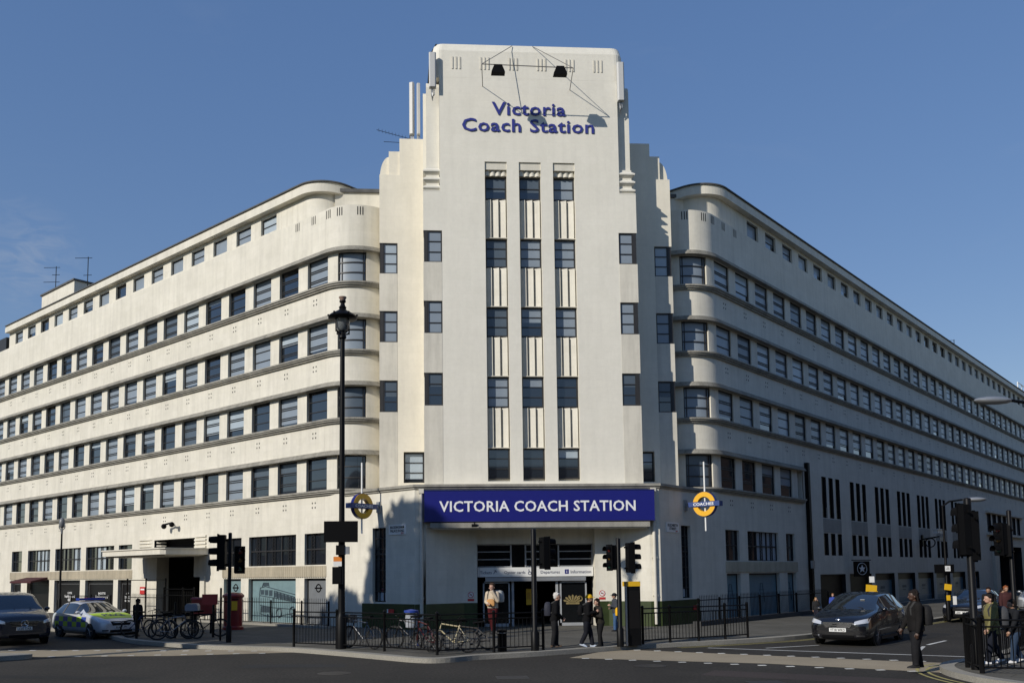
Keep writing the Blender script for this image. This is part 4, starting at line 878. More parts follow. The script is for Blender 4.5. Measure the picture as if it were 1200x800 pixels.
def small_lamp(x, y, zt, label, arm=None):
    t = thing('street_lamp', label, 'street lamp', (x, y, .12)); b = MB(); b.lathe([(.09, 0), (.09, 1.1), (.055, 1.2), (.04, zt - .15)], n=10)
    if arm: b.path([(0, 0, zt - .2), (arm[0] * .3, arm[1] * .3, zt), (arm[0], arm[1], zt + .08)], .04, 8)
    b.build('column', BLACKP, t)
    h = MB()
    if arm: 
        a = math.atan2(arm[1], arm[0]); Mx = T(arm[0], arm[1], zt + .06) @ RZ(a)
        h.ball((.35, 0, 0), (.5, .16, .1), 12, 8, M=None); hb = h; o = hb.build('lamp_head', STEEL, t, Mx)
    else:
        h.ring((0, 0, zt + .2), .17, .025, (0.4, 1, 0), 20, 6); h.ball((0, 0, zt + .36), (.14, .14, .26), 12, 8); h.tube((0, 0, zt - .15), (0, 0, zt + .1), .05); h.build('lamp_head', mat('lamp_grey', (.16, .17, .18), .4), t)
p = on_ground(69, 731); hgt = on_y(69, 612, p.y).z
small_lamp(p.x, p.y, hgt - .5, 'slim lamp with a grey bulb head in front of the left wing')
p = on_ground(1112, 726); a = on_y(1109, 588, p.y)
small_lamp(p.x, p.y, a.z - .1, 'dark lamp column with a grey head arm before the shaded right wing', (on_y(1128, 587, p.y).x - p.x, -.2))
P2 = Vector((p.x, p.y, 0))
p = on_ground(1236, 768); a = on_y(1195, 472, p.y); small_lamp(p.x, p.y, a.z - .12, 'pale lamp head on a long arm reaching in at the right edge', (on_y(1180, 474, p.y).x - p.x, 0))
# ------------------------------------------------------------------ traffic signals
LENS = [mat('lens_red', (.10, .008, .006), .25, coat=.6), mat('lens_amber', (.12, .06, .006), .25, coat=.6), mat('lens_green', (.006, .05, .03), .25, coat=.6)]
def signal(label, x, y, zt, heads, r=.06, z0=.12):
    t = thing('traffic_signal', label, 'traffic light', (x, y, z0)); b = MB(); b.lathe([(r * 1.5, 0), (r * 1.5, .5), (r, .55), (r, zt), (r * .8, zt + .02), (.001, zt + .03)], n=12); b.build('pole', BLACKP, t)
    for ang, dx, z, sc in heads:
        a = RAD(ang); M = T(dx, 0, z) @ RZ(a) @ Matrix.Diagonal((*(sc if isinstance(sc, tuple) else (sc, sc, sc)), 1)); h = MB(); h.box(-.1, .1, -.17, .17, 0, 1.0); h.box(.1, .115, -.2, .2, -.03, 1.03)
        for q in range(3):
            zc = .17 + .33 * q; n = 14
            h.grid([[(x_, .14 * math.sin(RAD(an)) * k_, zc + .14 * math.cos(RAD(an)) * k_) for an in range(-115, 116, 20)] for x_, k_ in ((.11, 1.0), (.22, .98), (.36, .9))], 0, True, False)
        h.path([(-.1, 0, .15), (-.2, 0, .15)], .03); h.path([(-.1, 0, .85), (-.2, 0, .85)], .03)
        o = h.build('signal_head', BLACKM, t, M)
        for q in range(3): l = MB(); l.ball((.11, 0, .17 + .33 * q), (.03, .11, .11), 12, 6); l.build('lens', LENS[2 - q], o)
    return t
# angle 180 faces left, 0 faces right, -90 faces the camera
signal('traffic signal with two heads turned left beside the red pillar box', -10.86, -6.14, 3.55, [(185, -.26, 2.35, 1.15), (-60, .3, 2.25, .85)])
signal('traffic signal in front of the entrance with its head seen from behind', -1.39, -11.27, 3.35, [(20, .3, 2.25, .88)], .075)
signal('traffic signal beside the black information pillar with twin heads', 1.2, -10.32, 3.1, [(205, -.2, 2.2, .72), (8, .34, 2.12, .86)], .07)
signal('big black traffic signal on the right-hand island behind the railing', 7.28, -17.65, 3.62, [(95, -.09, 2.42, (1, .45, 1.08)), (80, .1, 2.3, (1, .5, 1.05))], .075)
p = on_ground(1192, 757); signal('blurred dark traffic signal at the right edge beyond the island', p.x, p.y, 3.7, [(190, -.26, 2.5, .85), (150, -.1, 2.45, .85)], .06)
# push-button box, small signs
p = on_ground(744, 754)
t = thing('information_pillar', 'black upright information pillar with a yellow top beside the traffic signal', 'information pillar', (1.66, -10.0, .12), RAD(8))
b = MB(); b.box(-.2, .2, -.12, .12, 0, 1.72); b.build('body', BLACKP, t); b = MB(); b.box(-.205, .205, -.125, .125, 1.72, 1.86); b.box(-.27, -.22, -.13, -.1, 0, 1.86, 1); b.box(-.27, -.2, -.13, .1, 1.72, 1.86); b.build('top_band', [YELL, STEEL], t)
b = MB(); b.box(-.16, .16, -.124, -.12, .5, 1.6); b.build('map_panel', BLKP, t)
t = thing('bollard', 'short black bollard on the pavement by the railing gap before the entrance', 'bollard', (-2.3, -11.25, .12)); b = MB(); b.lathe([(.13, 0), (.13, .5), (.14, .52), (.14, .58), (.11, .6), (.001, .6)], n=12); b.build('post', BLACKP, t)
b = MB(); b.lathe([(.145, .5), (.145, .515)], n=12); b.build('band', STEEL, t)
# pillar boxes and the pouch box beside them
t = thing('pillar_box', 'wide double red pillar box with a yellow notice in front of the left wing', 'post box', (-12.25, .9, .12)); t.scale = (.92, .92, .92); b = MB()
def oval(w, d, z, n=28): return [(w * math.copysign(abs(math.cos(2 * math.pi * k / n)) ** .7, math.cos(2 * math.pi * k / n)), d * math.sin(2 * math.pi * k / n), z) for k in range(n)]
b.grid([oval(w, d, z) for w, d, z in ((.46, .34, 0), (.46, .34, .12), (.41, .3, .16), (.41, .3, 1.38), (.47, .36, 1.42), (.47, .36, 1.5), (.36, .25, 1.6), (.05, .04, 1.63))]); b.build('body', RED, t)
b = MB(); b.box(.0, .24, -.335, -.3, .85, 1.25); b.build('notice', YELL, t)
b = MB(); b.box(-.3, -.08, -.32, -.29, 1.2, 1.25); b.box(.0, .3, -.32, -.29, 1.3, 1.34); b.build('slot', BLACKM, t)
t = thing('pouch_box', 'square bright red post pouch box on legs behind the thin black pole', 'post box', (-12.9, -1.2, .12)); b = MB(); b.box(-.4, .4, -.22, .22, .72, 1.3); b.prism([(-.24, 1.3), (.24, 1.3), (.18, 1.36), (-.18, 1.36)], -.42, .42, 'x'); b.build('body', RED, t)
for sx in (-.3, .3): b = MB(); b.box(sx - .04, sx + .04, -.1, .1, 0, .72); b.build('leg', BLACKP, t)
t = thing('post', 'thin black pole with a small red plate beside the pillar box', 'post', (-11.33, -5.27, .12)); b = MB(); b.lathe([(.035, 0), (.035, 1.75), (.001, 1.76)], n=8); b.build('shaft', BLACKP, t); b = MB(); b.box(-.62, -.1, -.03, .0, 1.2, 1.55); b.build('plate', mat('dull_red', (.24, .02, .02), .5), t)
for u, v, lab in ((665 * 0 + 166, 700, 'red square notice on the cream jamb beside the vehicle entrance'),):
    q = MW[-1] @ T(-15.75, -.04, 1.55); b = MB(); b.box(-.3, .3, -.02, .02, -.2, .2); b.box(-.22, .22, -.023, -.02, .02, .1, 1); tag(b.build('notice', [REDS, LETW], None, q), lab, 'notice')
p = on_ground(485, 757)
# ------------------------------------------------------------------ railings
def railing(label, pts, name='railing', h=1.05, gap=.115, rail2=.14, spikes=False, z=.12, posts=True, r=.011, cat='railing', group=None, pr=.04):
    t = thing(name, label, cat, (*pts[0], z), 0, group); o0 = Vector(pts[0])
    Q = [Vector(p) - o0 for p in pts]
    for i, q in enumerate(Q):
        if posts: b = MB(); b.lathe([(pr, 0), (pr, h + .03), (pr * 1.3, h + .05), (pr * .7, h + .09), (.001, h + .1)], (q.x, q.y, 0), 8); b.build('post', BLACKP, t)
    for a, c in zip(Q, Q[1:]):
        b = MB(); L_ = (c - a).length; n = max(int(L_ / gap), 2); ht = h - rail2 if rail2 else h
        zs = [h, .12] + ([h - rail2] if rail2 else [])
        for zz in zs: b.tube((a.x, a.y, zz), (c.x, c.y, zz), .02, .02, 6)
        for k in range(1, n):
            q = a + (c - a) * k / n
            b.tube((q.x, q.y, .12), (q.x, q.y, ht + (.12 if spikes else 0)), r, r if not spikes else r, 4)
            if spikes: b.tube((q.x, q.y, ht + .12), (q.x, q.y, ht + .22), r * 1.5, .001, 4)
        b.build('panel', BLACKP, t)
    return t
railing('black guard railing on the pavement corner with bicycles locked along it', [(-8.4, -8.5), (-7.02, -9.4), (-5.57, -10.6), (-4.1, -12.05), (-2.55, -11.55), (-1.14, -11.1)])
railing('black guard railing running right from the information pillar along the kerb', [(2.0, -9.75), (2.95, -9.25), (3.95, -8.85), (4.95, -8.35), (5.85, -7.85)])
railing('black guard railing on the right-hand island around the walking man', [(7.35, -17.2), (6.98, -18.3), (9.2, -19.3), (12, -20.6)], h=1.08, pr=.05)
railing('black guard railing on the far side of the right-hand island', [(7.6, -16.9), (9.6, -15.4), (12.2, -12.9)], h=1.08, rail2=0)
def wl(s, t, d): q = MW[s] @ Vector((s * t, -d, 0)); return (q.x, q.y)
railing('spiked black railing guarding the coach picture panel of the left wing', [wl(-1, t, 1.1) for t in (9.0, 6.8, 4.6, 2.4, .2, -1.6)], spikes=True, h=1.0, rail2=0, gap=.13)
railing('spiked black railing along the shaded teal panels of the right wing', [wl(1, t, 1.2) for t in (-4.8, -3.0, -1.2, .8, 2.8, 4.8, 6.8, 8.8)], spikes=True, h=1.0, rail2=0, gap=.13)
railing('spiked black railing between the parked police car and the vehicle entrance', [wl(-1, t, 1.6) for t in (21, 18.5, 16.2)], spikes=True, h=1.15, rail2=.2, gap=.16)
railing('tall black spiked gates across the dark vehicle entrance', [wl(-1, t, 1.0) for t in (15.6, 13.6, 11.6)], name='gate', spikes=True, h=2.0, rail2=.9, gap=.13, cat='gate')
railing('tall bow-topped security fence between vehicle entrance and pillar box', [wl(-1, t, 1.3) for t in (11.2, 9.4, 8.4)], name='fence', spikes=True, h=1.55, rail2=.3, gap=.16, cat='fence')
# low plinth kerbs the spiked railings stand on
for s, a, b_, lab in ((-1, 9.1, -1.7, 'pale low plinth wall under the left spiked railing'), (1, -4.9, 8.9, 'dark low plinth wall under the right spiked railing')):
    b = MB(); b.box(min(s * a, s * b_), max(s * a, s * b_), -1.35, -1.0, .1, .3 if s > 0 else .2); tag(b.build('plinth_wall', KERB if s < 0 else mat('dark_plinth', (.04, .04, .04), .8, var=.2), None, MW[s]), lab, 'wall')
# ------------------------------------------------------------------ bicycles
def bicycle(label, x, y, heading, lean, col, basket=False, wr=.33, fallen=False, tyre=(.012, .012, .012)):
    t = thing('bicycle', label, 'bicycle', (x, y, .12), heading, 'bicycles on the pavement'); t.rotation_euler = (lean, 0, heading)
    fm = mat('bicycle_paint', col, .35, coat=.4)
    for x0 in (-.52, .52):
        w = MB(); w.ring((x0, 0, wr), wr - .02, .02, (0, 1, 0), 28, 6); o = w.build('wheel', TYRE, t)
        r = MB(); r.ring((x0, 0, wr), wr - .05, .012, (0, 1, 0), 24, 4); r.tube((x0, -.04, wr), (x0, .04, wr), .022)
        for q in range(10): a = q * math.pi / 5; r.tube((x0, .02 * (-1) ** q, wr), (x0 + (wr - .05) * math.cos(a), 0, wr + (wr - .05) * math.sin(a)), .003, n=3)
        r.build('rim', CYRIM, o)
    f = MB(); bb, se, hd, hl = (-.08, 0, .28), (-.2, 0, .78), (.34, 0, .82), (.37, 0, .66)
    for a, b in ((bb, se), (bb, hl), ((-.19, 0, .74), hd), (hd, hl)): f.tube(a, b, .019, n=6)
    for sy in (-.03, .03): f.tube((-.52, sy, wr), bb, .011, n=5); f.tube((-.52, sy, wr), (-.19, 0, .72), .010, n=5); f.tube((.52, sy, wr), hl, .013, n=5)
    f.build('frame', fm, t)
    h = MB(); h.path([(.34, 0, .82), (.33, 0, .95)], .014); h.path([(.28, -.28, .96), (.38, -.12, .97), (.38, .12, .97), (.28, .28, .96)], .013); h.build('handlebar', BLACKP, t)
    s = MB(); s.tube(se, (-.22, 0, .9), .014); s.prism([(-.38, .08), (-.2, .05), (-.04, .015), (-.04, -.015), (-.2, -.05), (-.38, -.08)], .9, .95, 'z'); s.build('saddle', BLACKM, t)
    c = MB(); c.ring((-.08, .04, .28), .09, .01, (0, 1, 0), 16, 4); c.path([(-.08, .05, .28), (-.02, .08, .14)], .01); c.path([(-.08, -.05, .28), (-.14, -.08, .42)], .01); c.box(-.06, .03, .06, .14, .13, .15); c.path([(-.08, .045, .37), (-.52, .045, .37)], .006, 4); c.path([(-.08, .045, .19), (-.52, .045, .29)], .006, 4); c.build('crankset', CYRIM, t)
    if basket:
        k = MB(); k.prism([(.38, -.16), (.68, -.18), (.68, .18), (.38, .16)], .74, .98, 'z'); k.build('basket', mat('basket_wicker', (.20, .17, .14), .8, var=.4, scale=40, bump=.4), t)
    return t
bicycle('blue step-through bicycle with a front basket locked to the corner railing', -6.3, -9.6, RAD(140), RAD(4), (.012, .025, .055), True)
bicycle('dark bicycle with bare frame standing second along the corner railing', -4.85, -9.9, RAD(150), RAD(-4), (.02, .02, .022))
bicycle('pale cream bicycle leaning over against the corner railing', -3.75, -11.35, RAD(160), RAD(22), (.42, .36, .22))
bicycle('black bicycle lying half fallen at the right end of the bicycles', -3.15, -10.8, RAD(175), RAD(38), (.06, .05, .04))
bicycle('small bicycle with a red wheel guard between the cream bicycle and dark one', -4.35, -10.75, RAD(120), RAD(-8), (.08, .012, .012), wr=.26)
for k, (u, v, hd, ln, col, lab) in enumerate(((170, 746, 20, 12, (.01, .03, .10), 'dark blue bicycle leaning at the left end of the rack behind the police car'), (189, 747, 150, -6, (.03, .03, .035), 'grey bicycle with pale handlebars second in the left rack'), (203, 749, 25, 10, (.16, .17, .2), 'silver framed bicycle in the middle of the left rack'), (215, 748, 160, -12, (.012, .012, .014), 'black bicycle beside the thin post of the left rack'), (240, 746, 10, 5, (.02, .02, .03), 'black bicycle with a big wheel at the right end of the left rack'))):
    p = on_ground(u, v); bicycle(lab, p.x, p.y, RAD(hd), RAD(ln), col)
t = thing('cycle_stand', 'plain black bar the left rack of bicycles is locked to', 'bicycle stand', tuple(on_ground(205, 747)), RAD(5)); b = MB()
for x in (-1.3, 0, 1.3): b = MB(); b.path([(x, 0, 0), (x, 0, 1.25)], .045, 8); b.build('post', BLACKP, t)
b = MB(); b.path([(-1.3, 0, .8), (1.3, 0, .8)], .03, 6); b.build('bar', BLACKP, t)
t = thing('carrier_box', 'grey top box standing on the bicycle rack', 'box', tuple(on_ground(225, 747, .12))); b = MB(); b.box(-.22, .22, -.18, .18, .95, 1.12); b.prism([(-.22, 1.12), (.22, 1.12), (.17, 1.2), (-.17, 1.2)], -.18, .18, 'y'); b.box(-.03, .03, -.03, .03, 0, .95, 1); b.build('lid', [mat('box_grey', (.2, .22, .26), .4), BLACKP], t)
t = thing('litter_bag', 'white litter sack hanging under a dark lid by the corner railing', 'litter bag', (-4.85, -8.9, .12)); b = MB(); b.lathe([(.03, .5), (.17, .56), (.2, .7), (.17, .95), (.19, 1.0)], n=14); b.build('sack', mat('sack_plastic', (.32, .34, .37), .4, var=.3, scale=14, bump=.6, bscale=12), t); b = MB(); b.lathe([(.22, 1.0), (.22, 1.06), (.001, 1.1)], n=14); b.tube((.2, .05, 0), (.2, .05, 1.0), .03); b.build('lid', PBLUE, t)
b = MB(); b.box(-.16, .16, -.02, 0, -.09, .09); b.box(-.24, -.17, -.02, 0, -.09, .09, 1); tag(b.build('notice', [REDS, WHITEP], None, MW[-1] @ T(4.2, -.03, .8)), 'small red and white plate on the dark green dado of the left podium side', 'notice')
b = MB(); b.box(-.16, .16, -.02, 0, -.09, .09); tag(b.build('notice', REDS, None, MW[1] @ T(-2.9, -.03, .75)), 'small dull red plate on the shaded dado of the right podium side', 'notice')
# ------------------------------------------------------------------ people: bodies and clothes grown over one jointed skeleton
def fuse(name, mb, m, parent, voxel=.012):
    me = mb.mesh(name, m); o = bpy.data.objects.new(name, me); C.objects.link(o)
    r = o.modifiers.new('fuse', 'REMESH'); r.mode = 'VOXEL'; r.voxel_size = voxel; r.use_smooth_shade = True
    s = o.modifiers.new('soften', 'SMOOTH'); s.iterations = 3; s.factor = .5
    dg = bpy.context.evaluated_depsgraph_get(); dg.update(); nm = bpy.data.meshes.new_from_object(o.evaluated_get(dg)); nm.name = name
    bpy.data.objects.remove(o); nm.materials.clear(); nm.materials.append(m)
    o = bpy.data.objects.new(name, nm); C.objects.link(o); o.parent = parent; return o
_cm = {}
def cloth(col, rough=.85):
    k = tuple(col)
    if k not in _cm: _cm[k] = mat('cloth', col, rough, var=.18, scale=5, bump=.25, bscale=30, spec=.12)
    return _cm[k]
SKIN = {'light': mat('skin_light', (.42, .25, .18), .5), 'dark': mat('skin_dark', (.06, .03, .02), .5), 'mid': mat('skin_tan', (.30, .17, .11), .5)}
ARM = {'down': ((.01, .03, -.175), (.035, .035, -.33)), 'phone': ((.0, .03, -.17), (.14, -.03, -.13)), 'fold': ((.0, .04, -.17), (.12, -.06, -.2)), 'face': ((.05, .04, -.15), (.12, -.05, .04)), 'back': ((-.06, .02, -.16), (-.05, .03, -.32)), 'fwd': ((.05, .03, -.16), (.12, .03, -.29)), 'clasp': ((.0, .05, -.17), (.11, -.07, -.27))}
def person(label, loc, heading, h, jacket, trousers, skin='light', hair=(.02, .015, .012), shoes=(.02, .02, .02), stride=.06, arms=('down', 'down'), lean=.02, bulk=1.0, coat=.47, hairlen=0, cap=None, group=None, hood=False):
    t = thing('person', label, 'person', loc, heading, group); rr = random.Random(label)
    ln = lambda z: lean * (z - .5) / .4
    V = lambda x, y, z: Vector((x * h, y * h, z * h))
    def limb(mb, pts, rs, n=10):
        for (a, b), (r0, r1) in zip(zip(pts, pts[1:]), zip(rs, rs[1:])): mb.tube(a, b, r0 * h, r1 * h, n)
        for p, r in zip(pts, rs): mb.ball(p, r * h, 10, 8)
    def torso(mb, prof, n=18):   # (z, depth, breadth, shift)
        mb.grid([[V(ln(z) + sh + dx * math.copysign(abs(math.cos(a)) ** .85, math.cos(a)), dy * math.copysign(abs(math.sin(a)) ** .85, math.sin(a)), z) for a in [2 * math.pi * k / n for k in range(n)]] for z, dx, dy, sh in prof])
    hx = ln(.9) + .014
    b = MB(); torso(b, ((.47, .05, .075, 0), (.55, .055, .085, 0), (.62, .05, .075, 0), (.72, .06, .095, .004), (.79, .05, .10, 0), (.83, .03, .05, 0)))
    limb(b, [V(ln(.82), 0, .82), V(hx - .006, 0, .88)], (.034, .032))
    b.ball(V(hx, 0, .935), (.060 * h, .049 * h, .064 * h), 14, 10); b.ball(V(hx + .02, 0, .893), (.036 * h, .036 * h, .032 * h), 12, 8)
    b.tube(V(hx + .052, 0, .928), V(hx + .068, 0, .905), .006 * h, .011 * h, 6); b.ball(V(hx + .064, 0, .905), .011 * h, 8, 6); b.ball(V(hx + .05, 0, .887), (.008 * h, .017 * h, .006 * h), 8, 6)
    legs = []
    for sy, st in ((1, stride), (-1, -stride)):
        up = .03 if st < -.05 else 0; hp, kn, an = V(0, sy * .048, .49), V(st * .5 + .018 + (.02 if up else 0), sy * .05, .275), V(st, sy * .05, .055 + up)
        limb(b, [hp, kn, an], (.056, .036, .024)); legs.append((hp, kn, an, up))
    an_ = []
    for sy, a in ((1, arms[0]), (-1, arms[1])):
        e, w = ARM[a]; so = V(ln(.8), sy * .105, .795); el = V(ln(.8) + e[0], sy * (.105 + e[1]), .80 + e[2]); wr = V(ln(.8) + w[0], sy * (.105 + w[1]), .80 + w[2])
        limb(b, [so, el, wr], (.034, .025, .017)); d = (wr - el).normalized(); sd_ = d.cross(Vector((0, 1, 0)) if abs(d.y) < .8 else Vector((1, 0, 0))).normalized(); nn = d.cross(sd_)
        b.tube(wr, wr + d * .05 * h, .017 * h, .020 * h, 8); b.ball(wr + d * .045 * h, .022 * h, 10, 8)
        for q, L_ in enumerate((.034, .042, .038, .028)):
            p0 = wr + d * .055 * h + sd_ * (q - 1.5) * .0105 * h; p1 = p0 + d * L_ * .55 * h + nn * sy * .006 * h; p2 = p1 + d * L_ * .45 * h + nn * sy * .016 * h; b.tube(p0 - d * .02 * h, p1, .0062 * h, .0058 * h, 6); b.tube(p1, p2, .0058 * h, .0045 * h, 6)
        p0 = wr + d * .02 * h + sd_ * .018 * h; p1 = p0 + d * .03 * h + sd_ * .014 * h; b.tube(p0, p1, .0075 * h, .007 * h, 6); b.tube(p1, p1 + d * .025 * h, .007 * h, .0055 * h, 6)
        an_.append((so, el, wr))
    fuse('body', b, SKIN[skin], t, .0065)
    B = bulk
    k = MB(); torso(k, ((.45, .03, .04, 0), (.47, .07 * B, .09 * B, 0), (.52, .072 * B, .094 * B, 0), (.57, .064 * B, .085 * B, 0), (.585, .05, .07, 0)))
    for hp, kn, an, up in legs:
        m_ = (kn + an) / 2; limb(k, [hp, (hp + kn) / 2, kn, m_, an + Vector((0, 0, .012 * h))], (.066 * B, .058 * B, .047 * B, .045 * B, .041), 12); k.tube(an + Vector((0, 0, .015 * h)), an - Vector((0, 0, .022 * h)), .041 * h, .043 * h, 12)
    fuse('trousers', k, cloth(trousers), t, .011)
    for hp, kn, an, up in legs:
        s = MB(); M = Matrix.Translation(an - Vector((0, 0, .055 * h))) @ (Matrix.Rotation(RAD(18), 4, 'Y') if up else Matrix.Identity(4))
        f = lambda x, y, z: M @ V(x, y, z)
        s.grid([[f(x, y * math.copysign(abs(math.cos(a)) ** .6, math.cos(a)), max(z * math.sin(a) ** 1 if math.sin(a) > 0 else 0, 0) + .003) for a in [2 * math.pi * q / 12 for q in range(12)]] for x, y, z in ((-.045, .015, .03), (-.035, .027, .055), (0, .029, .062), (.03, .03, .045), (.07, .032, .032), (.098, .024, .024), (.112, .01, .012))])
        s.build('shoe', cloth(shoes, .5), t)
    J = MB(); zc = coat
    prof = [(zc, .06, .09, 0), (zc + .01, .084 * B, .112 * B, 0)] + ([(.52, .085 * B, .112 * B, 0)] if zc < .5 else []) + [(.60, .08 * B, .105 * B, .004), (.68, .084 * B, .114 * B, .006), (.75, .08 * B, .12 * B, .004), (.80, .064 * B, .112 * B, 0), (.83, .05, .07, .002), (.85, .042, .045, .006), (.862, .030, .034, .008)]
    torso(J, prof, 20)
    for so, el, wr in an_: limb(J, [so, (so + el) / 2, el, el * .5 + wr * .5, wr], (.05 * B, .045 * B, .039 * B, .036, .030), 12)
    if hood: J.ball(V(ln(.84) - .055, 0, .85), (.045 * h, .07 * h, .045 * h), 12, 8)
    for q in range(7): z = rr.uniform(.52, .76); a = rr.uniform(0, 6.28); J.ball(V(ln(z) + .07 * math.cos(a), .10 * math.sin(a), z), (.022 * h, .028 * h, .012 * h), 8, 6)
    fuse('jacket', J, cloth(jacket), t, .011)
    hb = MB(); hb.ball(V(hx - .014, 0, .947), (.060 * h, .056 * h, .060 * h), 14, 10); hb.ball(V(hx - .032, 0, .92), (.040 * h, .051 * h, .050 * h), 12, 8)
    if cap: hb = MB(); hb.ball(V(hx - .026, 0, .912), (.038 * h, .050 * h, .034 * h), 12, 8)
    else: hb.ball(V(hx + .012, 0, .972), (.042 * h, .044 * h, .028 * h), 12, 8)
    for q in range(0 if cap else 26):
        a = rr.uniform(.7, 5.6); e = rr.uniform(.1, 1.4); hb.ball(V(hx - .014 + .056 * math.cos(a) * math.cos(e), .052 * math.sin(a) * math.cos(e), .947 + .056 * math.sin(e)), rr.uniform(.010, .019) * h, 6, 5)
    if hairlen:
        for q in range(-4, 5):
            y = q * .012; pts = [V(hx - .045 + abs(q) * .006, y, .95), V(hx - .066 + abs(q) * .010, y * 1.4, .90), V(hx - .08 + abs(q) * .010, y * 1.8, .86 - hairlen * .3), V(hx - .098 + abs(q) * .006, y * 2.0, .9 - hairlen - rr.uniform(0, .03))]
            limb(hb, pts, (.012, .012, .011, .007), 6)
    fuse('hair', hb, cloth(hair, .8), t, .008)
    if cap:
        cb = MB(); cb.ball(V(hx - .008, 0, .94), (.074 * h, .068 * h, .068 * h), 16, 10, a0=-8, a1=90); cb.prism([(x * h, y * h) for x, y in ((hx + .03, -.05), (hx + .095, -.038), (hx + .11, 0), (hx + .095, .038), (hx + .03, .05))], .943 * h, .951 * h, 'z'); cb.build('cap', cloth(cap), t)
    for sy in (-1, 1): f = MB(); f.ball(V(hx + .051, sy * .019, .918), (.004 * h, .006 * h, .0035 * h), 6, 4); f.build('eye', cloth((.015, .01, .01), .4), t); f = MB(); f.ball(V(hx - .002, sy * .05, .915), (.012 * h, .006 * h, .018 * h), 8, 6); f.build('ear', SKIN[skin], t)
    return t
def pack(label, loc, heading, h, col, off=(-.115, 0, .70), size=(.07, .1, .13), cat='backpack', strap=True):
    t = thing('backpack' if cat == 'backpack' else 'bag', label, cat, loc, heading); b = MB()
    c = [x * h for x in off]; s = [x * h for x in size]
    b.grid([[(c[0] + s[0] * (math.copysign(abs(math.cos(a)) ** .6, math.cos(a))) * k, c[1] + s[1] * (math.copysign(abs(math.sin(a)) ** .6, math.sin(a))) * k, c[2] + s[2] * z) for a in [2 * math.pi * q / 16 for q in range(16)]] for z, k in ((-1, .7), (-.92, .95), (-.3, 1.02), (.4, .96), (.8, .8), (1, .4))]); b.build('bag_body', cloth(col, .6), t)
    b = MB(); b.ball((c[0] - s[0] * .8, c[1], c[2] - s[2] * .3), (s[0] * .5, s[1] * .75, s[2] * .4), 10, 8); b.build('pocket', cloth(col, .6), t)
    if strap:
        for sy in (-1, 1): b = MB(); b.path([(c[0] + s[0] * .6, sy * .07 * h, .62 * h), (.075 * h, sy * .075 * h, .68 * h), (.085 * h, sy * .07 * h, .77 * h), (.03 * h, sy * .065 * h, .845 * h), (c[0] + s[0], sy * .06 * h, .80 * h)], .014 * h, 5); b.build('strap', cloth((.05, .05, .05)), t)
    return t
def at(u, v, vt, z=.12):
    p = on_ground(u, v, z); return p, on_y(u, vt, p.y).z - z
K0 = (.006, .006, .007)
p, h = at(650, 757.5, 694); person('person with white hair and black coat standing by the kerb', p, RAD(-10), h, K0, (.016, .016, .018), hair=(.55, .53, .50), shoes=(.10, .07, .05), stride=.03, arms=('clasp', 'clasp'), lean=.05)
pack('dark backpack with pale straps worn by the white-haired person', p, RAD(-10), h, (.03, .032, .045))
p, h = at(688, 757.5, 696); person('person in yellow cap and black jacket looking down at a phone', p, RAD(-12), h, K0, (.012, .013, .018), hair=(.1, .06, .03), shoes=(.42, .47, .55), stride=.10, arms=('phone', 'phone'), lean=.05, cap=(.72, .42, .02))
pack('small black backpack worn by the person in the yellow cap', p, RAD(-12), h, K0, size=(.05, .09, .1))
p, h = at(704, 757, 701); person('person with dark hair and dark patterned jacket leaning over the same phone', p, RAD(195), h, (.022, .02, .017), (.012, .012, .013), hair=(.02, .012, .01), stride=.04, arms=('phone', 'phone'), lean=.06, hairlen=.08)
p, h = at(578, 742, 683); person('person in cream coat and maroon trousers walking away from the entrance', p, RAD(-120), h, (.50, .42, .32), (.07, .012, .014), hair=(.05, .03, .02), stride=.09, arms=('face', 'fold'), coat=.5)
pack('plump pale grey backpack carried by the person in the cream coat', p, RAD(-120), h, (.42, .42, .40), off=(-.12, .06, .74), size=(.085, .12, .12))
pack('tan bag held in front of the person in the cream coat', p, RAD(-120), h, (.45, .24, .09), off=(.10, 0, .62), size=(.03, .09, .07), cat='bag', strap=False)
p, h = at(722, 739, 694.5); person('person in grey top and jeans half behind the traffic signal pole', p, RAD(190), h, (.05, .055, .065), (.05, .10, .20), hair=(.01, .01, .01), stride=.05, arms=('phone', 'fold'), cap=(.015, .015, .018))
pack('bright yellow bag carried by the person behind the signal pole', p, RAD(190), h, (.72, .40, .02), off=(.02, .15, .52), size=(.04, .07, .11), cat='bag', strap=False)
p, h = at(160, 745, 701); person('dark silhouetted person walking past the left bicycle rack', p, RAD(60), h, (.01, .01, .011), (.01, .01, .012), skin='mid', stride=.05)
p, h = at(957, 727, 699.5); person('person with long fair hair in a dark coat behind the people carrier', p, RAD(-100), h, (.02, .02, .022), (.02, .02, .03), hair=(.20, .12, .05), stride=.04, arms=('face', 'down'), hairlen=.14)
p, h = at(977, 722, 695); person('person in a blue jacket walking beside the right wing shops', p, RAD(-110), h, (.04, .07, .30), (.03, .03, .04), hair=(.25, .12, .06), stride=.06)
p, h = at(1076, 782, 691); person('person with long dreadlocks in black clothes crossing the road', p, RAD(172), h, (.012, .011, .011), (.014, .014, .016), skin='dark', hair=(.012, .009, .008), stride=.045, arms=('down', 'fwd'), bulk=1.12, hairlen=.26, lean=.0)
pack('black rucksack with pale buckle worn by the person with dreadlocks', p, RAD(172), h, (.014, .014, .015), off=(-.13, .02, .68), size=(.06, .095, .13))
p, h = at(1166, 777, 695); person('person in an olive green parka and white shoes walking on the island', p, RAD(175), h, (.17, .155, .065), (.012, .014, .022), hair=(.015, .012, .011), shoes=(.7, .7, .7), stride=.12, arms=('fwd', 'back'), coat=.42, hood=True)
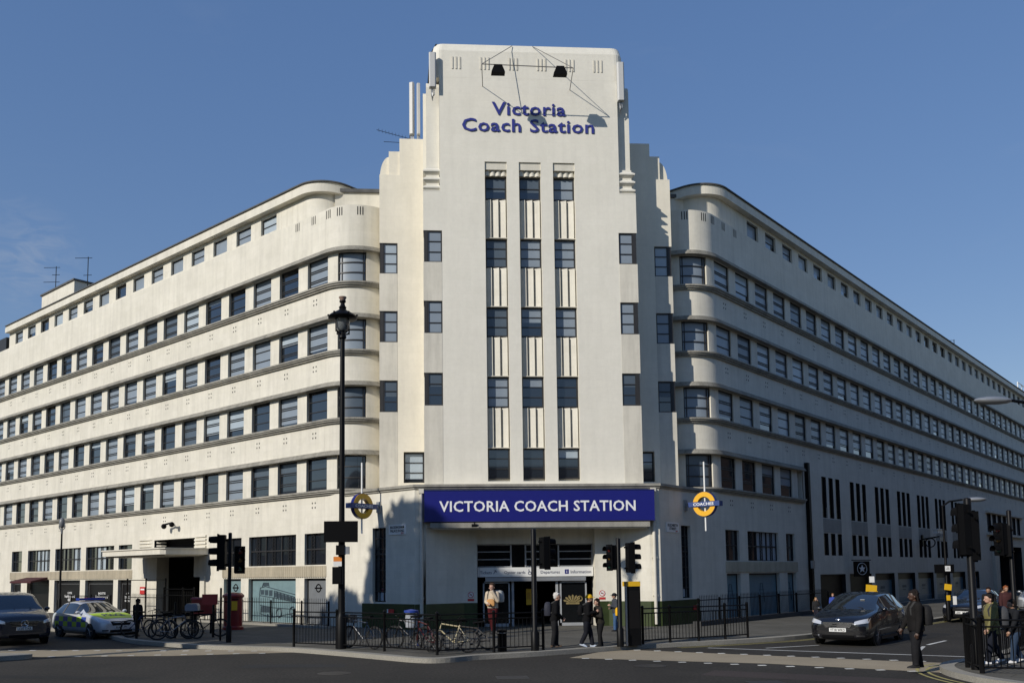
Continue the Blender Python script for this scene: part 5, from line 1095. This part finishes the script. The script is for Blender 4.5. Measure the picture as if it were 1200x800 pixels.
pack('grey backpack worn by the person in the olive parka', p, RAD(175), h, (.06, .062, .068), off=(-.14, 0, .68), size=(.07, .1, .14))
p, h = at(1192, 776, 702); person('person in dark clothes at the right edge behind the olive parka', p, RAD(170), h, (.014, .015, .018), (.03, .05, .09), skin='mid', shoes=(.6, .6, .6), stride=.08, arms=('fwd', 'down'))
for k, (u, v, vt, c, lab) in enumerate(((1161, 735, 688, (.012, .012, .013), 'far dark hooded person behind the silver car on the right street'), (1181, 735, 686, (.05, .02, .02), 'far person with reddish hair near the right edge of the street'), (1176, 733, 690, (.02, .02, .03), 'far person in dark coat between two others on the right pavement'))):
    p, h = at(u, v, vt); person(lab, p, RAD(-130 + 30 * k), h, c, (.015, .015, .018), hair=(.02, .012, .01) if k != 1 else (.25, .08, .03), skin='mid')
t = thing('phone', 'small phone held between the two people by the kerb', 'phone', tuple(on_ground(696.5, 757.5)), RAD(-12)); b = MB(); b.box(-.04, .04, -.07, .07, 1.02, 1.03); b.build('case', BLACKP, t); b = MB(); b.box(-.035, .035, -.065, .065, 1.03, 1.033); b.build('screen', GLASS, t)
# driver seen through the people carrier's windscreen is left to the glass
# ------------------------------------------------------------------ small signs on the right pavement
def post_sign(label, u, v, parts):
    p = on_ground(u, v); t = thing('post_sign', label, 'sign', p); zmax = 0
    for nm, (u0, v0, u1, v1), m, tilt in parts:
        a, c = on_y(u0, v0, p.y), on_y(u1, v1, p.y); zmax = max(zmax, a.z - .12); b = MB(); w, hh = c.x - a.x, a.z - c.z
        b.box(-w / 2, w / 2, -.06, -.03, -hh / 2, hh / 2); b.build(nm, m, t, T((a.x + c.x) / 2 - p.x, 0, (a.z + c.z) / 2 - .12) @ Matrix.Rotation(RAD(tilt), 4, 'Y'))
    b = MB(); b.lathe([(.045, 0), (.045, zmax), (.001, zmax + .02)], n=8); b.build('post', BLACKP, t); return t
post_sign('post with a pale parking plate above tilted yellow notices behind the people carrier', 1021, 729, (('plate', (1018, 675, 1024, 682), WHITEP, 0), ('notice', (1014, 685, 1027, 694), YELL, 6), ('notice', (1022, 693, 1029, 700), YELL, -14)))
p = P2
def on_lamp(name, lab, cat, u0, v0, u1, v1, m, tilt=0, dy=-.12):
    a, c = on_y(u0, v0, p.y + dy), on_y(u1, v1, p.y + dy); b = MB(); w, hh = c.x - a.x, a.z - c.z; b.box(-w / 2, w / 2, -.03, .03, -hh / 2, hh / 2)
    o = b.build(name, m, None, T((a.x + c.x) / 2, p.y + dy, (a.z + c.z) / 2) @ Matrix.Rotation(RAD(tilt), 4, 'Y')); return tag(o, lab, cat)
o = on_lamp('sign_board', 'black board with a small white square clamped to the right lamp column', 'sign', 1095, 661, 1118, 671, BLACKM); b = MB(); b.box(.02, .25, -.034, -.03, -.1, .12); b.build('white_square', WHITEP, o)
b = MB(); b.box(.06, .21, -.036, -.034, -.02, .0); b.box(.1, .2, -.036, -.034, .03, .05); b.build('print', BLACKM, o)
on_lamp('notice', 'tilted yellow notice on the right lamp column under the black board', 'notice', 1107, 684, 1115, 691, YELL, 8); on_lamp('band', 'yellow and black band round the right lamp column', 'band', 1109.5, 697, 1113.5, 703, YELL, 0, -.11)
on_lamp('notice', 'pale paper notice low on the post beside the right lamp column', 'notice', 1117, 698, 1121, 708, WHITEP)
# hanging star sign and cameras
M = MW[1] @ T(15.2, -.75, 2.35); t = thing('hanging_sign', 'black square hanging sign with a white star in a ring', 'sign'); t.matrix_local = T(0, 0, -.05) @ M @ RZ(RAD(-30)) @ Matrix.Scale(.78, 4)
b = MB(); b.box(-.68, .68, -.05, .05, -.55, .55); b.build('board', BLKP, t); b = MB(); b.box(-.85, .85, -.03, .03, .6, .66); b.build('bracket', BLACKP, t)
b = MB(); b.ring((0, -.055, 0), .42, .022, (0, 1, 0), 28, 4); b.prism([((.3 if q % 2 == 0 else .13) * math.sin(math.pi * q / 5), (.3 if q % 2 == 0 else .13) * math.cos(math.pi * q / 5)) for q in range(10)], -.07, -.05, 'y'); b.build('star', LETW, t)
M = MW[1] @ T(29.5, -.1, 4.3); t = thing('security_camera', 'white security camera on a scrolled bracket on the shaded right wing', 'camera'); t.matrix_local = M
b = MB(); b.tube((0, 0, .0), (0, -1.1, .15), .05); b.ring((0, -.5, -.25), .3, .04, (1, 0, 0), 18, 5); b.box(-.12, .12, -.05, .05, -.5, .3); b.build('bracket', BLACKP, t)
b = MB(); b.box(-.9, .5, -1.25, -.95, .35, .6); b.box(-1.0, .55, -1.3, -.9, .6, .65); b.build('housing', WHITEP, t); b = MB(); b.box(-.3, .5, -1.2, -.95, -.15, .1); b.build('lamp', STEEL, t)
M = MW[-1] @ T(-12.6, -.05, 5.0); t = thing('security_camera', 'small dark dome camera bracket on the left wing above the canopy', 'camera'); t.matrix_local = M
b = MB(); b.path([(0, 0, 0), (0, -.3, .05), (-.35, -.35, .0)], .05); b.path([(0, -.3, .05), (.35, -.35, .05)], .05); b.build('bracket', BLACKP, t); b = MB(); b.ball((-.4, -.35, -.08), .14, 10, 8); b.ball((.4, -.35, -.02), .14, 10, 8); b.build('dome', BLACKM, t)
t = thing('security_camera', 'tiny dark camera hanging from the canopy under the blue name board', 'camera', (-2.55, -1.56, 4.12)); b = MB(); b.tube((0, .05, .1), (0, 0, 0), .03); b.box(-.12, .1, -.06, .04, -.06, .05); b.build('housing', BLACKP, t); b = MB(); b.ball((.12, -.01, 0), .045, 8, 6); b.build('lens', GLASS, t)
t = thing('downpipe', 'tall black drain pipe down the shaded right wing beside the slit windows', 'drain pipe'); t.matrix_local = MW[1] @ T(9.55, 0, 0)
b = MB(); b.box(-.13, .13, -.2, -.0, .12, 7.9); b.build('pipe', BLACKP, t); b = MB(); b.box(-.3, .0, -.3, -.2, 2.35, 2.75); b.build('junction_box', STEEL, t)
b = MB(); p_ = on_y(622, 704, .9); b.box(-.11, .11, -.02, .02, -.33, .33); b.box(-.08, .08, -.024, -.02, -.1, .18, 1); tag(b.build('poster', [YELL, mat('poster_ink', (.55, .28, .02), .6)], None, T(p_.x - .06, 1.1, 1.28)), 'yellow poster standing just inside the dark entrance doors', 'poster')
# ------------------------------------------------------------------ on the tower: aerials, floodlights
def panel_aerial(label, x, y, z0, z1, w=.26, d=.14, rz=0):
    t = thing('panel_aerial', label, 'aerial', (x, y, z0), rz, 'white panel aerials on the tower'); b = MB(); b.box(-w / 2, w / 2, -d, 0, 0, z1 - z0); b.prism([(-w / 2, -d), (-w / 3, -d - .05), (w / 3, -d - .05), (w / 2, -d)], 0.02, z1 - z0 - .02, 'z'); b.build('panel', AERIAL, t)
    b = MB(); b.tube((0, .12, -.35), (0, .12, z1 - z0), .03)
    for q in range(3): b.path([(-.06 + .06 * q, -.04, 0), (-.05 + .06 * q, 0, -.25), (0, .12, -.45 + .1 * q)], .02, 5)
    for z in (.3, z1 - z0 - .3): b.box(-.04, .04, 0, .14, z, z + .06)
    b.build('mount', STEEL, t)
panel_aerial('white panel aerial on the upper left corner of the tower', -4.08, -.1, 22.6, 24.15, .3)
panel_aerial('white panel aerial on the upper right corner of the tower', 3.95, -.02, 22.25, 23.98, .3)
panel_aerial('outer tall white panel aerial above the left shoulder', -4.98, 2.6, 21.9, 24.35, .2, rz=RAD(-20)); panel_aerial('inner tall white panel aerial above the left shoulder beside the cables', -4.72, 2.4, 21.8, 24.2, .14, rz=RAD(10))
t = thing('mast', 'dark lattice of cables and steel beside the left edge of the tower top', 'mast', (-4.35, 2.6, 21.2)); b = MB()
for x in (0, .16): b.tube((x, 0, 0), (x, 0, 3.0), .02)
for q in range(12): b.tube((0, 0, q * .25), (.16, 0, q * .25 + .25 * (q % 2)), .01, n=4)
b.path([(.1, -.3, 3.0), (.2, -1.8, 3.45), (.45, -2.4, 3.55)], .05, 6); b.build('frame', BLACKP, t)
t = thing('yagi_aerial', 'thin rod aerial pointing left above the left shoulder', 'aerial', (-5.1, 3.0, 21.2)); b = MB(); b.tube((0, 0, 0), (0, 0, 1.2), .025); b.tube((0, 0, .75), (-1.5, -.2, 1.05), .012); b.tube((0, 0, .55), (-1.2, .2, .7), .012)
for q in range(9): x = -.2 - q * .15; b.tube((x, -.16 - .02 * q, .78 - x * .2), (x, .16 - .02 * q, .78 - x * .2), .008, n=4)
b.build('rods', BLACKP, t)
t = thing('floodlight_frame', 'steel frame with two black floodlights above the tower lettering', 'floodlight', (0, 0, 0)); b = MB(); g_ = mat('frame_grey', (.16, .15, .14), .5)
x0, x1, yb = -2.08, 1.68, -1.5
b.tube((x0, yb, 22.93), (x1, yb, 22.86), .02); b.tube((x0, yb, 22.93), (-1.96, 0, 22.83), .016); b.tube((x1, yb, 22.86), (1.77, 0, 22.76), .016)
b.tube((x0, yb, 22.93), (-.68, 0.05, 24.7), .014); b.tube((x1, yb, 22.86), (.2, 0.05, 24.7), .014)
for q in (-1.42, 1.13): b.tube((q, yb, 22.9), (q, yb, 22.8), .02)
b.build('frame', g_, t)
for x in (-1.42, 1.13):
    b = MB(); b.grid([[(x + dx * k, yb + dy, z) for dx, dy in ((-k2, -.14), (k2, -.14), (k2, .14), (-k2, .14))] for k, k2, z in ((1, .28, 22.52), (1, .27, 22.58), (1, .17, 22.82), (1, .16, 22.86))], 0, False); b.build('floodlight', BLACKM, t)
# roof aerials on the wings
def aerial(label, x, y, z, h, n=3):
    t = thing('aerial', label, 'aerial', (x, y, z)); b = MB(); b.tube((0, 0, 0), (0, 0, h), .03)
    for q in range(n): zz = h - .1 - q * h * .28; b.tube((-.9 if q % 2 == 0 else -.3, 0, zz), (.2, .2, zz + .1), .02)
    b.build('rods', BLACKP, t); b = MB(); b.lathe([(.15, 0), (.1, .1), (.04, .12)], n=8); b.build('foot', STEEL, t)
q = MW[-1] @ Vector((-36.6, 3.4, 23.6)); aerial('tall thin aerial on the left wing penthouse', q.x, q.y, q.z, 2.0); q = MW[-1] @ Vector((-30.4, 3, 20.3)); aerial('second shorter aerial on the left wing roof beside the penthouse', q.x, q.y, q.z, 4.4, 2)
q = MW[1] @ Vector((50, 2, 20.3)); aerial('lone aerial on the right wing roof', q.x, q.y, q.z, 2.4, 2)
q = MW[1] @ Vector((70, .5, 20.3)); t = thing('roof_railing', 'pale guard rail along the far roof edge of the right wing', 'railing'); t.matrix_local = MW[1] @ T(68, .5, 20.3); b = MB()
for k in range(12): b.tube((k * 2, 0, 0), (k * 2, 0, 1.1), .05)
for z in (.55, 1.1): b.tube((0, 0, z), (24, 0, z), .05)
b.build('rail', WHITEP, t)
# ------------------------------------------------------------------ what stands across the road, out of the picture, and shades the street
def terrace(s, name, label, t0, t1, h, off, m):
    # parallel to the left wing, off metres in front of it
    M = MW[s] @ T(0, -off, 0) @ (T(0, 0, 0) if s < 0 else T(t0 + t1, 0, 0)); t = thing(name, label, 'building'); t.matrix_local = M; b = MB(); b.box(-t1, -t0, -12, 0, 0, h); b.build('wall', m, t)
    b = MB(); b.prism([(-12.3, h), (.3, h), (.3, h + .2), (-6, h + 2.2), (-12.3, h + .2)], -t1 - .2, -t0 + .2, 'x'); b.build('roof', ROOFM, t)
    w = MB(); n = int((t1 - t0) / 3)
    for k in range(n):
        for s in range(int(h / 3.2)):
            x = -t0 - 1.5 - k * 3; w.box(x - .55, x + .55, 0, .03, 1 + s * 3.2, 2.9 + s * 3.2)
    w.build('window', [GLASS], t)
BRICK = mat('london_brick', (.20, .13, .09), .8, var=.2); STONE = mat('portland_stone', (.42, .39, .33), .8, var=.1)
terrace(-1, 'brick_terrace', 'brown brick terrace across the road from the left wing', 3.6, 48, 8.8, 25, BRICK)
terrace(1, 'brick_terrace', 'unseen brick terrace added across the street to darken the right wing', 3, 110, 15, 17, BRICK)  # unseen, placed and sized to hold sky light off the right wing
t = thing('brick_terrace', 'long unseen brick terrace added behind the viewer to block low sky', 'building', (0, -84, 0)); b = MB(); b.box(-70, 70, -12, 0, 0, 15); b.build('wall', BRICK, t); b = MB(); b.prism([(-12.3, 15), (.3, 15), (.3, 15.2), (-6, 17.5), (-12.3, 15.2)], -70.2, 70.2, 'x'); b.build('roof', ROOFM, t)  # unseen block added to cut low sky light on the right wing
for k in range(40):
    for q in range(4): b = (MB() if not (k or q) else wb); wb = b; b.box(-68 + k * 3.4, -66.8 + k * 3.4, 0, .03, 1.2 + q * 3.5, 3.1 + q * 3.5)
wb.build('window', GLASS, t)
def tree(label, x, y, zc, rx, rz, h0, seed, n=3200):
    t = thing('plane_tree', label, 'tree', (x, y, 0)); rr = random.Random(seed); b = MB()
    b.tube((0, 0, 0), (.1, 0, h0), .35, .25, 10)
    tips = []
    for k in range(9):
        a = k * 2.4; L_ = rx * (.5 + .4 * rr.random()); p1 = Vector((L_ * .5 * math.cos(a), L_ * .5 * math.sin(a), h0 + (zc - h0) * .5)); p2 = Vector((L_ * math.cos(a), L_ * math.sin(a), zc + rz * (rr.random() - .35)))
        b.path([(.1, 0, h0 * .9), p1, p2], .1, 6); tips.append(p2)
    b.build('trunk', mat('bark', (.10, .09, .07), .9, var=.3), t)
    c = MB()
    for k in range(n):
        while True:
            q = Vector((rr.uniform(-1, 1), rr.uniform(-1, 1), rr.uniform(-1, 1)))
            if q.length < 1: break
        p = Vector((q.x * rx, q.y * rx, zc + q.z * rz)); s = .22 + .25 * rr.random(); a = Vector((rr.gauss(0, 1), rr.gauss(0, 1), rr.gauss(0, 1))).normalized(); e = a.orthogonal().normalized(); f = a.cross(e)
        c.face([p + e * s, p + f * s * .6, p - e * s, p - f * s * .6])
    c.build('crown', mat('leaves', (.05, .07, .02), .7, var=.3), t)
tree('street tree across the road whose crown shades the foot of the podium', -24.1, -17.0, 13.9, 3.1, 4.6, 8.5, 3)
tree('second street tree across the road nearer the brick terrace', -27.0, -14.1, 10.9, 3.2, 3.9, 6.5, 9)
# ------------------------------------------------------------------ daylight
SUN_AZ, SUN_EL = 50.0, 28.5          # degrees left of straight-behind, above the horizon
sd = Vector((-math.sin(RAD(SUN_AZ)) * math.cos(RAD(SUN_EL)), -math.cos(RAD(SUN_AZ)) * math.cos(RAD(SUN_EL)), math.sin(RAD(SUN_EL))))
su = bpy.data.lights.new('sun', 'SUN'); su.energy = 4.1; su.angle = RAD(.53); su.color = (1, .94, .84); so = bpy.data.objects.new('sun', su); C.objects.link(so); so.rotation_euler = (-sd).to_track_quat('-Z', 'Y').to_euler()
w = bpy.data.worlds.new('World'); bpy.context.scene.world = w; w.use_nodes = True; nt = w.node_tree; bg = nt.nodes['Background']; sky = nt.nodes.new('ShaderNodeTexSky'); sky.sky_type = 'NISHITA'; sky.sun_disc = False
sky.sun_elevation = RAD(SUN_EL); sky.sun_rotation = math.atan2(sd.x, sd.y); sky.altitude = 0; sky.air_density = 1.0; sky.dust_density = 0; sky.ozone_density = 2.5
# a few thin wisps of cirrus
N = nt.nodes.new; L = nt.links.new
tc = N('ShaderNodeTexCoord'); mp = N('ShaderNodeMapping'); mp.inputs['Scale'].default_value = (3.0, 3.0, 9); mp.inputs['Rotation'].default_value = (.3, .25, .4); L(tc.outputs['Generated'], mp.inputs[0])
n1 = N('ShaderNodeTexNoise'); n1.inputs['Scale'].default_value = 1.6; n1.inputs['Detail'].default_value = 7; n1.inputs['Roughness'].default_value = .6; n1.inputs['Distortion'].default_value = .6; L(mp.outputs[0], n1.inputs['Vector'])
r = N('ShaderNodeMapRange'); r.inputs['From Min'].default_value = .58; r.inputs['From Max'].default_value = .85; r.inputs['To Min'].default_value = 0; r.inputs['To Max'].default_value = .05; L(n1.outputs['Fac'], r.inputs['Value'])
ga = N('ShaderNodeGamma'); ga.inputs[1].default_value = .45; L(sky.outputs[0], ga.inputs[0]); sc_ = N('ShaderNodeVectorMath'); sc_.operation = 'SCALE'; sc_.inputs['Scale'].default_value = 2.1; L(ga.outputs[0], sc_.inputs[0])   # an evener sky than the model's, as in the photograph
hs = N('ShaderNodeHueSaturation'); hs.inputs['Saturation'].default_value = 1.82; hs.inputs['Hue'].default_value = .518; L(sc_.outputs[0], hs.inputs['Color'])
wd = ray(28, 300).normalized(); vd = N('ShaderNodeVectorMath'); vd.operation = 'DISTANCE'; L(tc.outputs['Generated'], vd.inputs[0]); vd.inputs[1].default_value = wd   # the one wisp low on the left
rm = N('ShaderNodeMapRange'); rm.inputs['From Min'].default_value = .06; rm.inputs['From Max'].default_value = .01; L(vd.outputs['Value'], rm.inputs['Value'])
n2 = N('ShaderNodeTexNoise'); n2.inputs['Scale'].default_value = 9; n2.inputs['Detail'].default_value = 7; n2.inputs['Roughness'].default_value = .62; n2.inputs['Distortion'].default_value = 1; L(mp.outputs[0], n2.inputs['Vector'])
r2 = N('ShaderNodeMapRange'); r2.inputs['From Min'].default_value = .4; r2.inputs['From Max'].default_value = .75; r2.inputs['To Max'].default_value = .32; L(n2.outputs['Fac'], r2.inputs['Value'])
mm = N('ShaderNodeMath'); mm.operation = 'MULTIPLY'; L(rm.outputs[0], mm.inputs[0]); L(r2.outputs[0], mm.inputs[1]); ma = N('ShaderNodeMath'); ma.operation = 'ADD'; L(mm.outputs[0], ma.inputs[0]); L(r.outputs[0], ma.inputs[1])
mx = N('ShaderNodeMix'); mx.data_type = 'RGBA'; L(ma.outputs[0], mx.inputs[0]); L(hs.outputs[0], mx.inputs[6]); mx.inputs[7].default_value = (4.2, 4.4, 4.7, 1); L(mx.outputs[2], bg.inputs[0])
bg.inputs[1].default_value = .116
cam = bpy.data.cameras.new('camera'); co = bpy.data.objects.new('camera', cam); C.objects.link(co)
co.matrix_world = Matrix(((CR.x, CU.x, -CF.x, CAM.x), (CR.y, CU.y, -CF.y, CAM.y), (CR.z, CU.z, -CF.z, CAM.z), (0, 0, 0, 1)))
cam.sensor_width = 36; cam.sensor_fit = 'HORIZONTAL'; cam.lens = FPX / 1200 * 36; cam.shift_x = (600 - PPX) / 1200; cam.shift_y = (PPY - 400) / 1200; cam.clip_end = 3000
S = bpy.context.scene; S.camera = co; S.view_settings.view_transform = 'Standard'; S.view_settings.look = 'None'; S.view_settings.exposure = 0; S.view_settings.gamma = 1; S.view_settings.use_curve_mapping = False
S.cycles.max_bounces = 6; S.cycles.caustics_reflective = False; S.cycles.caustics_refractive = False; S.cycles.use_denoising = True
flush_windows()
